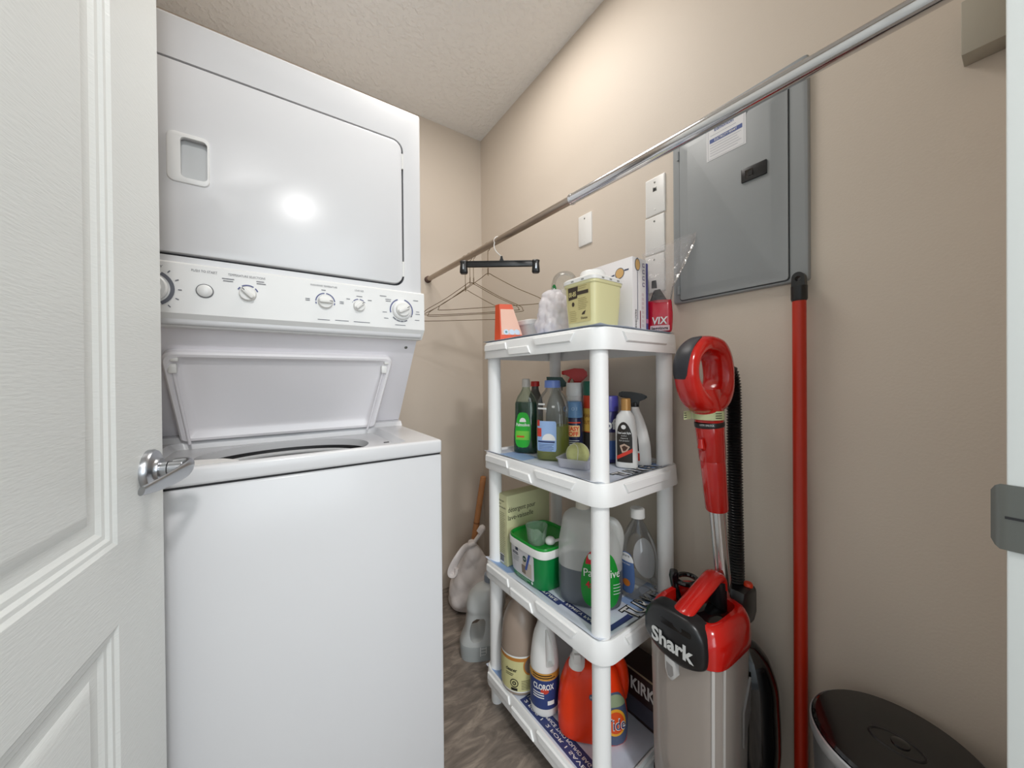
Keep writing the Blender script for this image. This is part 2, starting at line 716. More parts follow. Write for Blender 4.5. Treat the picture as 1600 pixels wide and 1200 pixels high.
ztop = 2.17
wins = [(0.138, W_D - 0.138, 0.225, 0.783), (0.138, W_D - 0.138, 0.884, 2.03)]
b = BM()
# stiles and rails on the visible face, panels sunk into it
ss = [0.0, 0.138, W_D - 0.138, W_D]
zz = [0.012, 0.225, 0.783, 0.884, 2.03, ztop]
grid = [[b.verts.new(DP(s, z, 0)) for z in zz] for s in ss]
for i in range(3):
    for j in range(5):
        if i == 1 and j in (1, 3):
            rs = panel_rings(ss[1], ss[2], zz[j], zz[j + 1])
            Vr = [[grid[1][j], grid[2][j], grid[2][j + 1], grid[1][j + 1]]]
            for r in rs[1:]:
                Vr.append([b.verts.new(DP(*q)) for q in r])
            for a, c in zip(Vr[:-1], Vr[1:]):
                for k in range(4):
                    b.faces.new((a[k], a[(k + 1) % 4], c[(k + 1) % 4], c[k]))
            b.faces.new(Vr[-1])
        else:
            b.faces.new((grid[i][j], grid[i + 1][j], grid[i + 1][j + 1], grid[i][j + 1]))
bk = [[b.verts.new(DP(s, z, -0.035)) for z in zz] for s in ss]
for i in range(3):
    for j in range(5):
        b.faces.new((bk[i][j], bk[i][j + 1], bk[i + 1][j + 1], bk[i + 1][j]))
for j in range(5):
    b.faces.new((grid[0][j], grid[0][j + 1], bk[0][j + 1], bk[0][j]))
    b.faces.new((grid[3][j], bk[3][j], bk[3][j + 1], grid[3][j + 1]))
for i in range(3):
    b.faces.new((grid[i][0], bk[i][0], bk[i + 1][0], grid[i + 1][0]))
    b.faces.new((grid[i][5], grid[i + 1][5], bk[i + 1][5], bk[i][5]))
M_doorg = P('white_door_grain', (236, 239, 237), 0.36)
nt = M_doorg.node_tree
tc = nt.nodes.new('ShaderNodeTexCoord')
mp = nt.nodes.new('ShaderNodeMapping')
mp.inputs['Scale'].default_value = (60, 60, 420)
wv = nt.nodes.new('ShaderNodeTexNoise')
wv.inputs['Scale'].default_value = 1.0
wv.inputs['Detail'].default_value = 3
bp = nt.nodes.new('ShaderNodeBump')
bp.inputs['Strength'].default_value = 0.4
bp.inputs['Distance'].default_value = 0.001
nt.links.new(tc.outputs['Object'], mp.inputs[0])
nt.links.new(mp.outputs[0], wv.inputs['Vector'])
nt.links.new(wv.outputs['Fac'], bp.inputs['Height'])
nt.links.new(bp.outputs['Normal'], nt.nodes['Principled BSDF'].inputs['Normal'])
door = struct('door_1', b, M_doorg, ang=20)
# lever handle
HS, HZ = 0.052, 0.968


def hp(x, y, d):
    return DP(HS - x, HZ + y, d)


b = BM()
rs = []
for r, d in ((0.0325, 0.0), (0.0325, 0.006), (0.0305, 0.009), (0.020, 0.0105), (0.0185, 0.012), (0.0175, 0.016)):
    rs.append([hp(r * math.cos(2 * PI * i / 32), r * math.sin(2 * PI * i / 32), d) for i in range(32)])
rings(b, rs)
rose = obj('door_rose', b, M_nickel, door)
b = BM()
pts = [hp(0, 0, 0.012), hp(0, 0, 0.024), hp(0, 0, 0.0245)]
tube(b, pts, 0.0125, 20)
pts = [hp(0, 0, 0.0255), hp(0, 0, 0.042)]
tube(b, pts, 0.0115, 20)
pts = [hp(0.004, 0.002, 0.030), hp(0.0035, 0.0015, 0.044), hp(-0.001, 0.0, 0.0480), hp(-0.012, -0.002, 0.0485), hp(-0.030, -0.005, 0.045), hp(-0.055, -0.008, 0.039), hp(-0.080, -0.009, 0.033), hp(-0.100, -0.009, 0.028)]
pts = spline(pts, 4)
n = len(pts)
tube(b, pts, [(0.0125 + 0.0040 * math.sin(PI * min(1, i / n * 1.1)) - 0.006 * (i / n) ** 2, 0.0115 - 0.0075 * min(1, i / n * 1.5)) for i in range(n)], 18)
obj('door_lever', b, M_nickel, rose)
b = BM()
V = [DP(-0.001, HZ + s * 0.028, -0.0175 + t * 0.0125) for s, t in ((-1, -1), (-1, 1), (1, 1), (1, -1))]
V2 = [DP(0.001, HZ + s * 0.028, -0.0175 + t * 0.0125) for s, t in ((-1, -1), (-1, 1), (1, 1), (1, -1))]
rings(b, [V2, V])
obj('latch_plate', b, M_nickel2, door)

# ------------------------------------------------------------------ stacked washer and dryer
X0, X1 = -0.306, 0.38
YD, YW = 1.047, 0.902
lc = thing('laundry_center', 'white stacked washer and dryer with its lid standing open', 'washer dryer', (0, 0, 0))


def tubcut(z0, z1, r=0.1872):
    c = BM()
    rings(c, [[(0.036 + r * 1.03 * math.cos(2 * PI * i / 64), 1.091 + r * 0.84 * math.sin(2 * PI * i / 64), z) for i in range(64)] for z in (z0, z1)])
    return c


b = BM(); box(b, X0, X1, YW + 0.003, 1.70, 0.03, 0.9035, 0.006, 3)
obj('washer_cabinet', boolean(b, tubcut(0.55, 0.95)), M_enamel, lc)
for fx in (X0 + 0.05, X1 - 0.05):
    for fy in (YW + 0.06, 1.64):
        b = BM(); lathe(b, [(0.018, 0.0), (0.018, 0.02), (0.01, 0.022), (0.01, 0.034)], 14, (fx, fy, 0)); obj('foot', b, M_blackp, lc)
b = BM(); box(b, X0 + 0.004, X1 - 0.004, YW + 0.007, 1.69, 0.9035, 0.9075); obj('deck_seam', boolean(b, tubcut(0.88, 0.95)), M_gap, lc)
# deck with sunken lid opening and round tub hole
deck = BM(); box(deck, X0, X1, YW, 1.70, 0.9075, 0.944, 0.007, 3)
cut = BM()
oc = rrect(0.262, 0.174, 0.03, 5, 0.034, 1.090)
oc2 = rrect(0.246, 0.168, 0.022, 5, 0.034, 1.090)
rings(cut, [[(x, y, 0.927) for x, y in oc2], [(x, y, 0.95) for x, y in oc]])
m1 = boolean(deck, cut)
cut2 = BM(); lathe(cut2, [(0.186, 0.88), (0.186, 0.96)], 64, (0, 0, 0))
for v in cut2.verts:
    v.co.x = v.co.x * 1.03 + 0.036
    v.co.y = v.co.y * 0.84 + 1.091
m2 = boolean(frombm(m1), cut2)
obj('washer_deck', m2, M_enamel, lc)
b = BM(); rings(b, [[(0.036 + r * 1.03 * math.cos(2 * PI * i / 64), 1.091 + r * 0.84 * math.sin(2 * PI * i / 64), z) for i in range(64)] for r, z in ((0.1868, 0.926), (0.1868, 0.885), (0.180, 0.87), (0.180, 0.6))], False, True)
obj('tub_wall', b, M_darktub, lc)
b = BM()
tube(b, [(0.036 + 0.174 * math.cos(2 * PI * i / 64), 1.082 + 0.138 * math.sin(2 * PI * i / 64), 0.897) for i in range(64)], 0.006, 10, True)
obj('tub_ring', b, P('tub_ring_plastic', (214, 214, 214), 0.35), lc)
b = BM(); rings(b, [[(0.036 + r * math.cos(2 * PI * i / 64), 1.084 + r * 0.8 * math.sin(2 * PI * i / 64), z) for i in range(64)] for r, z in ((0.168, 0.895), (0.160, 0.62), (0.02, 0.61))], False, True)
obj('wash_basket', b, P('basket_enamel', (165, 165, 166), 0.3), lc)
b = BM(); lathe(b, [(0.075, 0.61), (0.05, 0.66), (0.035, 0.70), (0.032, 0.83), (0.02, 0.85), (0.001, 0.855)], 24, (0.036, 1.084, 0)); obj('agitator', b, M_whitep, lc)
b = BM()
rings(b, [[(-0.205, 0.924, 0.9275), (-0.055, 0.924, 0.9275), (-0.055, 0.955, 0.9275), (-0.09, 0.985, 0.9275), (-0.2, 1.0, 0.9275)],
          [(-0.20, 0.926, 0.945), (-0.060, 0.926, 0.943), (-0.062, 0.950, 0.941), (-0.09, 0.978, 0.942), (-0.19, 0.99, 0.945)]])
obj('bleach_dispenser', b, M_whitep, lc)
b = BM(); box(b, 0.262, 0.276, 1.040, 1.048, 0.927, 0.9282); obj('lid_switch_slot', b, M_gap, lc)
# back riser at the rear of the deck
b = BM()
pr = [(1.262, 0.9435), (1.275, 0.958), (1.31, 0.962), (1.70, 0.962), (1.70, 0.9435)]
rings(b, [[(x, y, z) for y, z in pr] for x in (X0, X1)])
obj('deck_riser', b, M_enamel, lc)
# dryer cabinet and the slanted panel behind the lid
b = BM()
pr = [(1.095, 1.2325), (1.70, 1.2325), (1.70, 0.9615), (1.30, 0.9615), (1.296, 0.966)]
rings(b, [[(x, y, z) for y, z in pr] for x in (X0 + 0.001, X1 - 0.001)])
obj('back_panel', b, M_enamel_in, lc)
for sx in (X0 + 0.03, X1 - 0.03):
    b = BM(); fS = onplane((sx, 1.116, 1.21), (1, 0, 0), (0, -0.6, 0.8), 0.0)
    lathe(b, [(0.0055, 0), (0.0055, 0.003), (0.003, 0.0045)], 12)
    for v in b.verts:
        v.co = fS(v.co.x, v.co.y, v.co.z)
    obj('screw', b, M_nickel2, lc)
# dryer door
DX0, DX1, DZ0, DZ1 = -0.25, 0.3215, 1.3885, 1.806
dcx, dcz = (DX0 + DX1) / 2, (DZ0 + DZ1) / 2
dhx, dhz = (DX1 - DX0) / 2, (DZ1 - DZ0) / 2
fY = lambda y0: (lambda a, c, d: Vector((a, y0 - d, c)))
cb = BM(); box(cb, X0, X1, YD, 1.70, 1.232, 1.909, 0.008, 3)
cut = BM(); prism(cut, rrect(dhx + 0.0050, dhz + 0.0060, 0.030, 6, dcx, dcz - 0.0005), fY(YD), -0.016, 0.02)
obj('dryer_cabinet', boolean(cb, cut), M_enamel, lc)
b = BM(); prism(b, rrect(dhx + 0.0046, dhz + 0.0055, 0.030, 6, dcx, dcz - 0.0005), fY(YD), -0.0158, -0.0135); obj('door_gasket', b, P('door_gap_grey', (62, 62, 66), 0.8), lc)
dbm = BM(); prism(dbm, rrect(dhx, dhz, 0.026, 6, dcx, dcz), fY(YD), -0.0134, 0.0035, 0.004)
cut = BM(); prism(cut, rrect(0.0255, 0.047, 0.010, 5, -0.1385, 1.5975), fY(YD), -0.0120, 0.06)
dd = obj('dryer_door', boolean(dbm, cut), M_enamel, lc)
# pocket handle: frame around a pocket
hb = BM(); prism(hb, rrect(0.0355, 0.0545, 0.013, 6, -0.148, 1.5965), fY(YD), 0.0020, 0.0080, 0.003)
cut = BM(); prism(cut, rrect(0.0225, 0.044, 0.009, 5, -0.1385, 1.5975), fY(YD), -0.010, 0.06)
hd = obj('door_handle', boolean(hb, cut), M_console, dd)
b = BM(); prism(b, rrect(0.0245, 0.046, 0.010, 5, -0.1385, 1.5975), fY(YD), -0.0119, -0.0110); obj('handle_pocket', b, P('pocket_white', (205, 206, 206), 0.4), hd)
for hz in (DZ1 - 0.055, DZ0 + 0.045):
    b = BM(); lathe(b, [(0.0032, -0.022), (0.0032, 0.022)], 10, (DX1 + 0.0022, YD + 0.0005, hz)); obj('hinge', b, M_whitep, dd)
# control console
b = BM()
pr = [(1.10, 1.368), (1.043, 1.368), (1.038, 1.364), (1.0365, 1.256), (1.040, 1.252), (1.062, 1.229), (1.10, 1.229)]
rings(b, [[(x, y, z) for y, z in pr] for x in (X0 - 0.003, X1 + 0.003)])
con = obj('control_panel', b, M_console, lc, 20)
fC = onplane((0, 1.0362, 0), (1, 0, 0), (0, 0, 1), 0.0008)


def knob(x, z, r, ang, nm='knob', dial=None):
    b = BM()
    if dial:
        lathe(b, [(dial, 0.0), (dial, -0.008), (dial - 0.003, -0.011)], 32, (x, 1.037, z), 'Y')
        obj('dial_ring', b, M_console, con)
        b = BM()
    y0 = 1.037 - (0.010 if dial else 0)
    lathe(b, [(r, 0.0), (r, -0.006), (r * 0.94, -0.010), (r * 0.9, -0.011)], 28, (x, y0, z), 'Y')
    ca, sa = math.cos(ang), math.sin(ang)
    tilt = lambda u, v, d: Vector((x + u * ca - v * sa, y0 - d, z + u * sa + v * ca))
    prism(b, rrect(r * 0.9, r * 0.30, r * 0.25, 4), tilt, 0.009, 0.021, 0.003)
    k = obj(nm, b, M_whitep, con)
    b = BM(); fk = lambda u, v, d=0: tilt(u, v, 0.0214 + d)
    patch(b, fk, r * 0.4, 0.0016, 'rect', r * 0.66, 0)
    obj('pointer_mark', b, M_lettk, k, recalc=False)


def arc(b, x, z, r, a0, a1, wd=0.0022, n=14):
    pr = []
    for i in range(n + 1):
        a = rad(a0 + (a1 - a0) * i / n)
        pr.append((b.verts.new(fC(x + r * math.cos(a), z + r * math.sin(a))), b.verts.new(fC(x + (r + wd) * math.cos(a), z + (r + wd) * math.sin(a)))))
    for p, q in zip(pr[:-1], pr[1:]):
        b.faces.new((p[0], p[1], q[1], q[0]))


knob(-0.212, 1.306, 0.020, rad(100), 'knob', 0.03)
knob(-0.046, 1.312, 0.0165, rad(135))
knob(0.116, 1.312, 0.0175, rad(0))
knob(0.198, 1.3095, 0.0145, rad(42))
knob(0.314, 1.309, 0.0195, rad(28), 'knob', 0.0265)
b = BM(); lathe(b, [(0.0155, 0.001), (0.0155, -0.002), (0.0125, -0.002), (0.0125, 0.001)], 28, (-0.123, 1.037, 1.309), 'Y', False, False)
pb = obj('button_bezel', b, P('bezel_grey', (96, 96, 98), 0.4), con)
b = BM(); lathe(b, [(0.0135, 0.0), (0.0135, -0.004), (0.011, -0.007), (0.006, -0.0085), (0.0005, -0.009)], 28, (-0.123, 1.037, 1.309), 'Y'); obj('push_button', b, M_console, con)
b = BM()
arc(b, -0.212, 1.306, 0.033, -60, 60, 0.007)
for a in (-50, -25, 0, 25, 50):
    arc(b, -0.212, 1.306, 0.045, a - 1.2, a + 1.2, 0.006, 2)
obj('dial_scale', b, M_print, con, recalc=False)['kind'] = 'stuff'
b = BM()
for a0, a1 in ((140, 160), (62, 128), (25, 50)):
    arc(b, -0.046, 1.312, 0.0185, a0 - 5, a1 - 5, 0.0028)
for a0, a1 in ((95, 178), (5, 85), (185, 198), (-18, -4)):
    arc(b, 0.116, 1.312, 0.0205, a0, a1, 0.0026)
for a0, a1 in ((95, 138), (50, 85), (148, 153), (34, 40)):
    arc(b, 0.198, 1.3095, 0.0175, a0, a1, 0.0022)
for a0, a1 in ((110, 195), (-20, 75)):
    arc(b, 0.314, 1.309, 0.0305, a0, a1, 0.0032)
obj('scale_print', b, M_print_blue, con, recalc=False)['kind'] = 'stuff'
b = BM()
for a0, a1 in ((220, 240), (242, 262), (264, 280), (283, 300), (-32, -22)):
    arc(b, 0.314, 1.309, 0.0305, a0, a1, 0.0032)
obj('scale_print', b, M_print, con, recalc=False)['kind'] = 'stuff'
b = BM()
text(b, fC, 'PUSH TO START', 0.0052, 0.044, -0.123, 1.3525)
text(b, fC, 'TEMPERATURE SELECTIONS', 0.0050, 0.070, -0.047, 1.3525)
text(b, fC, 'WASH/RINSE TEMPERATURE', 0.0046, 0.062, 0.113, 1.3525)
text(b, fC, 'LOAD SIZE', 0.0044, 0.022, 0.199, 1.3515)
text(b, fC, 'TIMED DRY', 0.0050, 0.050, -0.215, 1.3525)
for x, z, wd in ((-0.082, 1.342, 0.022), (-0.082, 1.337, 0.018), (-0.022, 1.344, 0.015), (-0.02, 1.339, 0.018), (0.112, 1.342, 0.01), (0.076, 1.316, 0.010), (0.076, 1.312, 0.010), (0.155, 1.316, 0.010), (0.155, 1.312, 0.010),
                 (0.199, 1.336, 0.015), (0.171, 1.326, 0.009), (0.226, 1.328, 0.010), (0.262, 1.345, 0.018), (0.276, 1.337, 0.016), (0.276, 1.332, 0.014), (0.356, 1.342, 0.015), (0.266, 1.300, 0.012), (0.362, 1.309, 0.010), (0.362, 1.302, 0.013), (0.27, 1.283, 0.012), (0.36, 1.284, 0.014),
                 (0.112, 1.265, 0.028), (0.155, 1.266, 0.033), (0.205, 1.266, 0.042), (0.31, 1.266, 0.03)):
    patch(b, fC, wd, 0.0016, 'rect', x, z, 4, 1)
obj('panel_lettering', b, M_print, con, recalc=False)['kind'] = 'stuff'
# washer lid, standing open
LB, LT = Vector((0.042, 1.262, 0.957)), Vector((0.049, 1.128, 1.184))
lu = (LT - LB).normalized()
ln = Vector((-1, 0, 0)).cross(lu)
if ln.y > 0:
    ln = -ln
LH = (LT - LB).length


def lp(x, t, d):
    return LB + Vector((x, 0, 0)) + lu * t + ln * d


def lid_outline(ins, top_extra=0):
    hb, ht, r = 0.243 - ins, 0.261 - ins, 0.022
    pts = []
    for cx, cy, a0 in ((ht - r, LH - ins - r, 0), (-ht + r, LH - ins - r, 90)):
        for k in range(6):
            a = rad(a0 + 18 * k)
            pts.append((cx + r * math.cos(a), cy + r * math.sin(a)))
    for cx, cy, a0 in ((-hb + 0.012, ins + 0.012, 180), (hb - 0.012, ins + 0.012, 270)):
        for k in range(6):
            a = rad(a0 + 18 * k)
            pts.append((cx + 0.012 * math.cos(a), cy + 0.012 * math.sin(a)))
    return pts


b = BM()
rs = []
for ins, d in ((0.006, -0.008), (0.0, -0.002), (0.0, 0.014), (0.004, 0.019), (0.011, 0.018), (0.024, 0.004), (0.032, 0.001)):
    rs.append([lp(x, t, d) for x, t in lid_outline(ins)])
rings(b, rs)
lid = obj('washer_lid', b, P('lid_enamel', (243, 240, 243), 0.3, coat=0.2), lc, 30)
for sx, xt, xb in ((-1, -0.243, -0.222), (1, 0.240, 0.214)):
    b = BM()
    a0, a1 = lp(xt, LH - 0.045, 0.012), lp(xb + 0.0, 0.012, 0.030)
    a1.z = 0.945
    tube(b, [a0, a0.lerp(a1, 0.5), a1], 0.0036, 10)
    obj('hinge_rod', b, M_enamel_in, lid)
    b = BM()
    c0 = lp(xt, LH - 0.045, 0.012)
    box(b, c0.x - 0.008, c0.x + 0.008, c0.y - 0.008, c0.y + 0.006, c0.z - 0.012, c0.z + 0.012, 0.003)
    c1 = lp(xt + 0.004, LH - 0.018, 0.012)
    box(b, c1.x - 0.007, c1.x + 0.008, c1.y - 0.006, c1.y + 0.006, c1.z - 0.008, c1.z + 0.008, 0.003)
    obj('hinge_bracket', b, M_whitep, lid)

# ------------------------------------------------------------------ closet rod
RA, RB = Vector((0.663, YB, 1.616)), Vector((0.703, YF, 1.588))


def rodp(y):
    return RA + (RB - RA) * ((YB - y) / (YB - YF))


rod = thing('closet_rod', 'long chrome closet rod running from the back corner across the upper right', 'closet rod', tuple(rodp(0.9)))
o0 = rodp(0.9)
b = BM(); tube(b, [rodp(YB - 0.001) - o0, rodp(1.2) - o0, rodp(0.712) - o0], 0.0118, 18); r1 = obj('inner_tube', b, M_rodbrown, rod); r1['label'] = 'duller thin far section'
b = BM(); tube(b, [rodp(0.715) - o0, rodp(0.4) - o0, rodp(YF + 0.001) - o0], 0.0140, 20); obj('outer_tube', b, M_chrome, rod)
b = BM(); tube(b, [rodp(0.7165) - o0, rodp(0.7155) - o0, rodp(0.709) - o0, rodp(0.708) - o0], [0.0135, 0.0152, 0.0152, 0.0142], 20); obj('collar', b, M_chrome, rod)
b = BM(); tube(b, [rodp(YB - 0.0005) - o0, rodp(YB - 0.016) - o0, rodp(YB - 0.018) - o0], [0.0165, 0.0165, 0.013], 20); obj('end_cap', b, P('brown_rubber', (86, 62, 52), 0.6), rod)
b = BM(); tube(b, [rodp(YF + 0.0005) - o0, rodp(YF + 0.02) - o0, rodp(YF + 0.022) - o0], [0.019, 0.019, 0.016], 20); obj('end_cap', b, M_blackp, rod)


# hangers
def hook_pts(r, drop, side=1):
    # in hanger plane (a along hanger, z up), rod centre at origin
    pts = []
    for k in range(11):
        a = rad(205 - 23.5 * k)
        pts.append((r * math.cos(a) * side, r * math.sin(a)))
    pts += [(0.35 * r * side, -1.25 * r), (0.0, -1.9 * r), (0, -drop)]
    return pts


def wire_hanger(y, ang, half, drop, lab, grp, sag=0.0, twist=0.0):
    p = rodp(y)
    t = thing('wire_hanger', lab, 'hanger', tuple(p), rad(ang), grp)
    R = 0.0118 + 0.0014
    pl = [Vector((a, 0, z)) for a, z in hook_pts(R, drop - 0.075)]
    b = BM(); tube(b, spline(pl, 3), 0.0012, 6); obj('hook', b, M_wire, t)
    sh = drop - 0.075
    zt, zb = -sh - 0.012, -sh - 0.125
    pl = [(0, 0, -sh), (0.03, 0, zt - 0.004), (half * 0.55, 0, zt - 0.052), (half - 0.012, twist, zb + 0.022), (half, twist, zb + 0.008), (half - 0.014, twist, zb - 0.001 + sag),
          (0, 0, zb - 0.002), (-half + 0.014, 0, zb - 0.001), (-half, 0, zb + 0.008), (-half + 0.012, 0, zb + 0.022), (-half * 0.55, 0, zt - 0.052), (-0.03, 0, zt - 0.004)]
    b = BM(); tube(b, spline(pl, 5, True), 0.00125, 6, True); obj('triangle_frame', b, M_wire, t)
    b = BM()
    tube(b, [Vector((0.0022 * math.cos(i * 1.1), 0.0022 * math.sin(i * 1.1), -sh + 0.020 - i * 0.0012)) for i in range(24)], 0.0011, 5)
    obj('twisted_neck', b, M_wire, t)


wire_hanger(1.155, -50, 0.205, 0.178, 'thin bronze wire hanger nearest the black trouser hanger, reaching furthest right', 'wire hangers on the rod')
wire_hanger(1.265, -48, 0.2, 0.190, 'thin bronze wire hanger in front of the clustered pair, third wire hanger from the wall', 'wire hangers on the rod')
wire_hanger(1.295, -44, 0.2, 0.182, 'thin bronze wire hanger in the middle of the clustered three', 'wire hangers on the rod', 0.004)
wire_hanger(1.335, -40, 0.205, 0.205, 'lowest hanging bronze wire hanger, farthest back on the rod', 'wire hangers on the rod')
p = rodp(1.085)
t = thing('trouser_hanger', 'black plastic trouser hanger with two clips and a white metal hook', 'hanger', tuple(p), rad(-35))
R = 0.0118 + 0.0020
b = BM(); tube(b, spline([Vector((a, 0, z)) for a, z in [(-R * 0.9, -R * 0.55), (-R, 0), (-R * 0.7, R * 0.72), (0, R), (R * 0.7, R * 0.72), (R, 0)][::-1]] + [Vector((-R * 1.0, 0, -0.022)), Vector((-0.006, 0, -0.040)), Vector((0.010, 0, -0.056)), Vector((0.013, 0, -0.066))], 4), 0.0018, 8)
obj('hook', b, M_whitep, t)
b = BM()
rings(b, [[(0.013 + s * wd, q * 0.006, z) for s, q in ((-1, -1), (1, -1), (1, 1), (-1, 1))] for wd, z in ((0.0035, -0.058), (0.005, -0.068), (0.008, -0.0745))])
obj('hook_socket', b, M_blackp, t)
b = BM(); box(b, -0.118, 0.128, -0.005, 0.005, -0.0945, -0.074, 0.0015)
box(b, -0.11, 0.12, -0.0065, 0.0065, -0.0770, -0.074, 0.0008)
box(b, -0.11, 0.12, -0.0065, 0.0065, -0.0945, -0.0915, 0.0008)
obj('bar', b, M_blackp, t)
for cx in (-0.124, 0.136):
    b = BM()
    Lq = Loft([(-0.119, 0.011, 0.008, cx, 0, 3), (-0.1135, 0.0145, 0.011, cx, 0, 3), (-0.098, 0.0135, 0.013, cx, 0, 3), (-0.084, 0.0125, 0.012, cx, 0, 3), (-0.075, 0.0145, 0.011, cx, 0, 3), (-0.072, 0.012, 0.008, cx, 0, 3)])
    b.free(); b = Lq.bm(20, 3)
    ck = obj('clip', b, M_blackp, t)
    b = BM(); patch(b, onloft(Lq, -PI / 2, -0.096, 0.0008), 0.0045, 0.019, 'rrect'); obj('spring_plate', b, M_nickel, ck, recalc=False)

# ------------------------------------------------------------------ wall plates


def fW(y0, z0, off=0.0):
    # plane facing -X on the right wall: a runs towards the camera (-Y), c up, d out of the wall
    return lambda a, c, d=0.0: Vector((XW - off - d, y0 - a, z0 + c))


def wall_plate(yc, zc, lab, jack=False, cat='wall plate', m=M_whitep):
    t = thing('wall_plate', lab, cat, (XW, yc, zc), 0, 'blank white wall plates' if not jack else None)
    f = lambda a, c, d=0.0: Vector((-d, -a, c))
    b = BM(); prism(b, rrect(0.0335, 0.0575, 0.003, 3), f, 0.0, 0.0055, 0.003); pl = obj('plate', b, m, t)
    for z in (0.0415, -0.0415):
        b = BM(); lathe(b, [(0.0028, -0.0052), (0.0028, -0.0064), (0.0012, -0.0068)], 12, (0, 0, z), 'X'); obj('screw', b, M_nickel2 if z > 0 else M_whitep, t)
    if jack:
        b = BM(); box(b, -0.0062, -0.0052, -0.0065, 0.0065, 0.014, 0.027, 0.0003); obj('jack', b, M_nickel2, t)
        b = BM(); box(b, -0.0066, -0.0060, -0.004, 0.004, 0.0155, 0.0235); obj('jack_opening', b, M_gap, t)


wall_plate(0.947, 1.664, 'blank white wall plate standing alone left of the others')
wall_plate(0.6525, 1.664, 'white wall plate with a small jack, above the blank one', True)
wall_plate(0.6545, 1.5455, 'blank white wall plate directly under the jack plate')
wall_plate(0.6555, 1.427, 'lowest white wall plate, behind the crumpled clear bag')

# ------------------------------------------------------------------ electrical panel
ep = thing('electrical_panel', 'grey metal breaker panel on the wall behind the rod', 'electrical panel', (XW, 0.4325, 1.565))
f = lambda a, c, d=0.0: Vector((-d, -a, c))
b = BM(); prism(b, rrect(0.1575, 0.2465, 0.006, 3), f, 0, 0.013, 0.006); cov = obj('trim_cover', b, M_panel, ep)
b = BM(); prism(b, rrect(0.130, 0.2235, 0.008, 4, -0.006, -0.018), f, 0.0125, 0.0135); obj('door_gap', b, P('panel_gap', (66, 70, 72), 0.7), ep)
b = BM()
o1, o2, o3 = rrect(0.1275, 0.221, 0.007, 4, -0.006, -0.018), rrect(0.1125, 0.207, 0.010, 4, -0.008, -0.016), rrect(0.101, 0.1965, 0.012, 4, -0.009, -0.015)
rings(b, [[f(a, c, d) for a, c in o] for o, d in ((o1, 0.0130), (o1, 0.0165), (o2, 0.0172), (o3, 0.0215))])
pd = obj('panel_door', b, M_panel, ep)
fd = lambda a, c, d=0.0: Vector((-0.0217 - d, -a, c))
b = BM(); prism(b, rrect(0.027, 0.0165, 0.0015, 2, 0.0565, 0.033), fd, 0, 0.004, 0.001); la = obj('latch', b, M_blackp, pd)
b = BM(); prism(b, rrect(0.0085, 0.010, 0.001, 2, 0.047, 0.033), fd, 0.0042, 0.0043); obj('latch_recess', b, M_blackg, la)
b = BM(); prism(b, rrect(0.005, 0.0055, 0.001, 2, 0.050, 0.032), fd, 0.0043, 0.0062); obj('latch_tab', b, M_blackp, la)
fs = lambda x, y, d=0.0: fd(-0.0075 + x, 0.163 + y, 0.0003 + d)
b = BM(); patch(b, fs, 0.094, 0.104, 'rect'); stk = obj('permit_sticker', b, M_paper, pd, recalc=False)
stk['label'] = 'white permit sticker with a blue band'
b = BM()
patch(b, fs, 0.078, 0.0105, 'rect', 0, -0.003, d=0.0003)
obj('blue_band', b, M_blueprint, stk, recalc=False)
b = BM(); text(b, fs, 'ELECTRICITY PERMIT', 0.0062, 0.054, 0, -0.003, 0.0006, 0.004); obj('lettering', b, M_lettw, stk, recalc=False)
b = BM()
text(b, fs, 'Edmonton', 0.0095, 0.046, -0.004, 0.024, 0.0004, 0.02)
for i in range(2):
    pass
obj('lettering', b, M_blueprint, stk, recalc=False)
b = BM()
lines(b, fs, 0.070, 2, 0.006, 0.041, 0.001)
lines(b, fs, 0.074, 1, 0.006, 0.011, 0.001)
lines(b, fs, 0.076, 5, 0.0068, -0.014, 0.001)
for x in (-0.043, 0.043):
    patch(b, fs, 0.0006, 0.098, 'rect', x, 0, d=0.0003)
for y in (-0.049, 0.049):
    patch(b, fs, 0.0866, 0.0006, 'rect', 0, y, d=0.0003)
obj('fine_print', b, P('fine_print_grey', (168, 170, 180), 0.6), stk, recalc=False)
for z in (0.172, -0.21):
    b = BM(); lathe(b, [(0.0035, -0.012), (0.0035, 0.012)], 10, (-0.0165, 0.1375, z)); obj('hinge', b, M_panel, ep)

# block on the wall at the top right
wb = BM(); box(wb, XW - 0.04, XW, YF + 0.001, 0.067, 1.632, 1.72, 0.0015)
o = obj('wall_cleat', wb, P('drab_beige_paint', (168, 162, 148), 0.6))
tag(o, 'beige painted block on the wall at the top right beside the door jamb', 'wall block')

# red broom handle hung against the wall
br = thing('broom', 'long red broom pole with a black end, standing against the right wall under the panel', 'broom', (0.955, 0.288, 0))
b = BM(); tube(b, [(0, 0, 0.02), (0, 0, 0.6), (0.0, 0, 1.285)], 0.0125, 16); obj('pole', b, M_redpole, br)
b = BM(); tube(b, [(0, 0, 1.272), (0, 0, 1.276), (0, 0, 1.304), (0, 0, 1.3045)], [0.0132, 0.0148, 0.0148, 0.0125], 18); obj('end_sleeve', b, M_blackp, br)
hb = BM(); prism(hb, [(0.0115 * math.cos(a) , 1.322 + 0.0125 * math.sin(a)) for a in [PI * i / 10 for i in range(11)]] + [(-0.0125, 1.298), (0.0125, 1.298)], lambda a, c, d: Vector((d, -a, c)), -0.008, 0.008)
cut = BM(); lathe(cut, [(0.0055, -0.02), (0.0055, 0.02)], 14, (0, 0, 1.320), 'X')
obj('hanging_loop', boolean(hb, cut), M_blackp, br)
